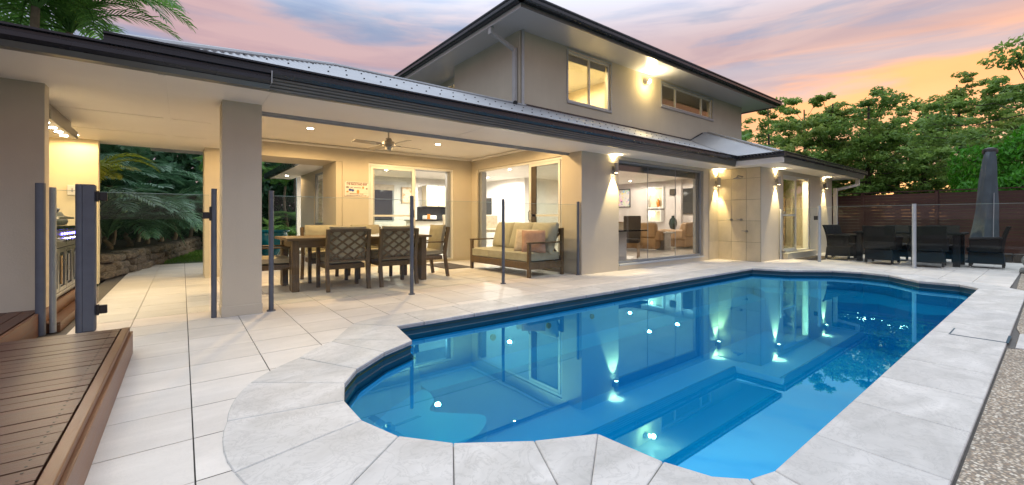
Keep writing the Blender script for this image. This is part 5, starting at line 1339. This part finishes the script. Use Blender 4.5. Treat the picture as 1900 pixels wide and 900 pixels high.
def palm(base, h, nf, mat, label, sc=1., group=None, rise=(.0, .7), trunk=True, seed=0, r=.07, name='palm'):
    rs = random.Random(seed); t = thing(name, base, label, 'palm', group)
    if trunk:
        b = Vector(base); pts = [b+Vector((.05*math.sin(i), .05*math.cos(i*1.3), h*i/6)) for i in range(7)]
        part('trunk', MB().tube(pts, [r*1.2-(r*.4)*i/6 for i in range(7)], 10), 'palm_bark', t, smooth=True)
    for k in range(nf):
        o = shared('frond', rs.choice(FR[mat]), (0, 0, h-.03*k/nf), t, (0, -rs.uniform(*rise), k*2.399+rs.uniform(-.3, .3)), sc*rs.uniform(.85, 1.15))
    return t
# two tall palms over the near roof
palm((-2.0, 10.9, .38), 4.35, 20, 'leaf_palm', 'feathery palm behind the near gutter, second from the left edge', 1.25, 'palms above the near roof', (-.1, 1.1), seed=4)
palm((-1.75, 12.0, .38), 4.35, 20, 'leaf_palm', 'feathery palm behind the near gutter, nearest the corrugated roof', 1.1, 'palms above the near roof', (-.1, 1.1), seed=9)
palm((-2.9, 10.4, .38), 4.5, 20, 'leaf_palm', 'feathery palm behind the near gutter at the left edge', 1.25, 'palms above the near roof', (-.1, 1.1), seed=12)
# garden seen through the opening: raised bed behind a dry stone wall
wallpts = [(-1.25, 9.6), (-1.04, 10.3), (-.86, 11.2), (-.50, 12.8), (.0, 15.6), (.5, 19.)]
bed = MB().prism(wallpts+[(.5, 24), (-14, 24), (-14, 9.7)], -.05, .40); structure('garden_bed', bed, 'soil_bed')
rw = thing('stone_retaining_wall', (-.9, 11, 0), 'low dry stone retaining wall along the garden path', 'wall')
def along(s_):
    L = [0]
    for a, b in zip(wallpts, wallpts[1:]): L.append(L[-1]+math.dist(a, b))
    s_ *= L[-1]
    for i in range(len(L)-1):
        if s_ <= L[i+1]+1e-9:
            f = (s_-L[i])/(L[i+1]-L[i]); a, b = wallpts[i], wallpts[i+1]; return (a[0]+(b[0]-a[0])*f, a[1]+(b[1]-a[1])*f), math.atan2(b[1]-a[1], b[0]-a[0])
rs = random.Random(3)
def stone_me(k):
    bm = bmesh.new(); bmesh.ops.create_icosphere(bm, subdivisions=2, radius=.5)
    for v in bm.verts:
        p = v.co; q = Vector([math.copysign(abs(c*2)**.55, c)*.5 for c in p]); q += Vector((rs.gauss(0, .03), rs.gauss(0, .03), rs.gauss(0, .03))); v.co = q
    me = bpy.data.meshes.new('stone'); bm.to_mesh(me); bm.free(); me.materials.append(MATS['garden_stone']); return me
SM = [stone_me(k) for k in range(5)]
for row in range(3):
    s_ = -.01*row
    while s_ < .93:
        w = rs.uniform(.18, .55); f = w/9.9; (px, py), an = along(min(1, max(0, s_+f/2))); hz = rs.uniform(.13, .21); z = .06+row*.14+rs.uniform(-.02, .02)
        o = shared('stone', rs.choice(SM), (px+.03*row*-.6-(-.9), py-11, z), rw, (rs.uniform(-.15, .15), rs.uniform(-.12, .12), an+rs.uniform(-.2, .2)), (w*1.06, .26+rs.uniform(-.05, .08), hz)); s_ += f
structure('garden_path', MB().box(-1.3, 2.05, 14.2, 22, -.05, -.006), 'concrete')
# lawn patch
gl = MB(); 
n = 9000; gx = rng.uniform(-.35, 1.6, n); gy = rng.uniform(12.7, 17, n); keep = gx > -.55+(gy-12.7)*.18; gx, gy = gx[keep], gy[keep]; n = len(gx)
C = np.stack([gx, gy, np.full(n, .035)], 1); nr = rng.normal(size=(n, 3))*[1, 1, .2]; up = np.array([0, 0, 1.])+rng.normal(size=(n, 3))*.35
me = leaf_mesh('lawn', C, nr, up, .08*(.7+.6*rng.random(n)), .12, rng.random(n), 'grass_blade'); lo = newobj('lawn', me); props(lo, 'strip of green lawn beside the garden path', 'grass', kind='stuff')
structure('lawn_bed', MB().prism([(-.5, 12.6), (1.7, 12.6), (1.7, 17.1), (.25, 17.1)], -.01, .004), 'lawn_soil')
gsp = [(-1.3, 11.05, 1.35, 'y'), (-1.5, 11.6, .4, 'd'), (-1.25, 12.3, .3, 'd'), (-1.0, 13.3, .35, 'd'), (-.75, 14.3, .4, 'd'), (-.5, 15.4, .4, 'd'), (-2.3, 12.0, 1.2, 'd'), (-1.8, 13.2, 1.3, 'd'), (-1.4, 14.5, 1.5, 'd'), (-1.0, 15.9, 1.6, 'd'), (-2.8, 11.3, 1.5, 'd'), (-.2, 16.8, .8, 'd'), (-2.4, 14.2, 2.2, 'd'), (-1.6, 16.4, 2.3, 'd'), (.2, 18.2, 1.2, 'd'), (-2.9, 10.6, .6, 'd')]
for k, (x, y, h, kind) in enumerate(gsp):
    yel = kind == 'y'
    palm((x, y, .38), max(.15, h), 11, 'leaf_yellow' if yel else 'leaf_dark', 'yellow-green palm at the left of the garden opening' if yel else 'dark green garden palm behind the stone wall', .62 if yel else .95, None if yel else 'dark palms behind the stone wall', (.0, .75), seed=50+k, r=.05, name='garden_palm')
# palms and plants beyond the right-hand opening
for k, (x, y, h, s_) in enumerate(((1.2, 16.6, 2.6, .9), (2.1, 17.6, 3.0, .9), (2.9, 16.8, 2.2, .9), (3.5, 18.2, 2.8, 1.), (1.6, 15.6, .5, .7), (2.7, 15.6, .4, .7), (.9, 17.8, 1.4, .9), (3.2, 16.2, .9, .8))):
    palm((x, y, 0), h, 10, 'leaf_palm', 'slim green palm beyond the teal pot', s_*.8, 'palms beyond the teal pot', (.0, .8), seed=80+k, r=.045, name='garden_palm')
palm((1.95, 13.6, .6), .2, 7, 'leaf_palm', 'small leafy plant growing in the teal pot', .35, None, (.2, .9), trunk=False, seed=5, name='potted_plant')
# dense dark screen of shrubs behind the garden
def shrub(base, r, n, mat, label, group):
    t = thing('garden_shrub', base, label, 'shrub', group); d = rand_dirs(n); p = d*np.array(r)*(bump_r(d)*(.55+.45*rng.random(n)**.5))[:, None]; p[:, 2] += r[2]*.85
    k = p[:, 2] > 0; p, d = p[k], d[k]; n = len(p)
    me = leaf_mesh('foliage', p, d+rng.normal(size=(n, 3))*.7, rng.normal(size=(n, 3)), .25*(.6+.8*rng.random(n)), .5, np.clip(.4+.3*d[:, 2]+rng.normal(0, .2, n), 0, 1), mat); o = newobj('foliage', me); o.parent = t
    part('stem', MB().tube([base, (base[0], base[1], base[2]+r[2]*1.4)], [.06, .02], 6), 'bark', t)
for k, (x, y, r) in enumerate(((-4.4, 13.5, (1.4, 1.4, 2.3)), (-3.6, 15.5, (1.5, 1.4, 2.5)), (-2.8, 17.3, (1.5, 1.4, 2.6)), (-1.6, 18.8, (1.6, 1.4, 2.7)), (-.2, 20.2, (1.6, 1.4, 2.7)), (1.4, 20.6, (1.6, 1.4, 2.7)), (3.0, 20.4, (1.7, 1.4, 2.7)), (4.6, 20.0, (1.6, 1.4, 2.6)), (6.0, 19., (1.6, 1.4, 2.6)))):
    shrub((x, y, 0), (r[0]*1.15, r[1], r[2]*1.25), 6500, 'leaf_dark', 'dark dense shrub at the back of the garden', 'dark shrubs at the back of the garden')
# small palm by the upper wall end
palm((*at(1386, 21.5), 0), 4.4, 14, 'leaf_palm', 'small shaggy palm beside the upper wall end', 1.0, None, (-.6, .5), seed=21)
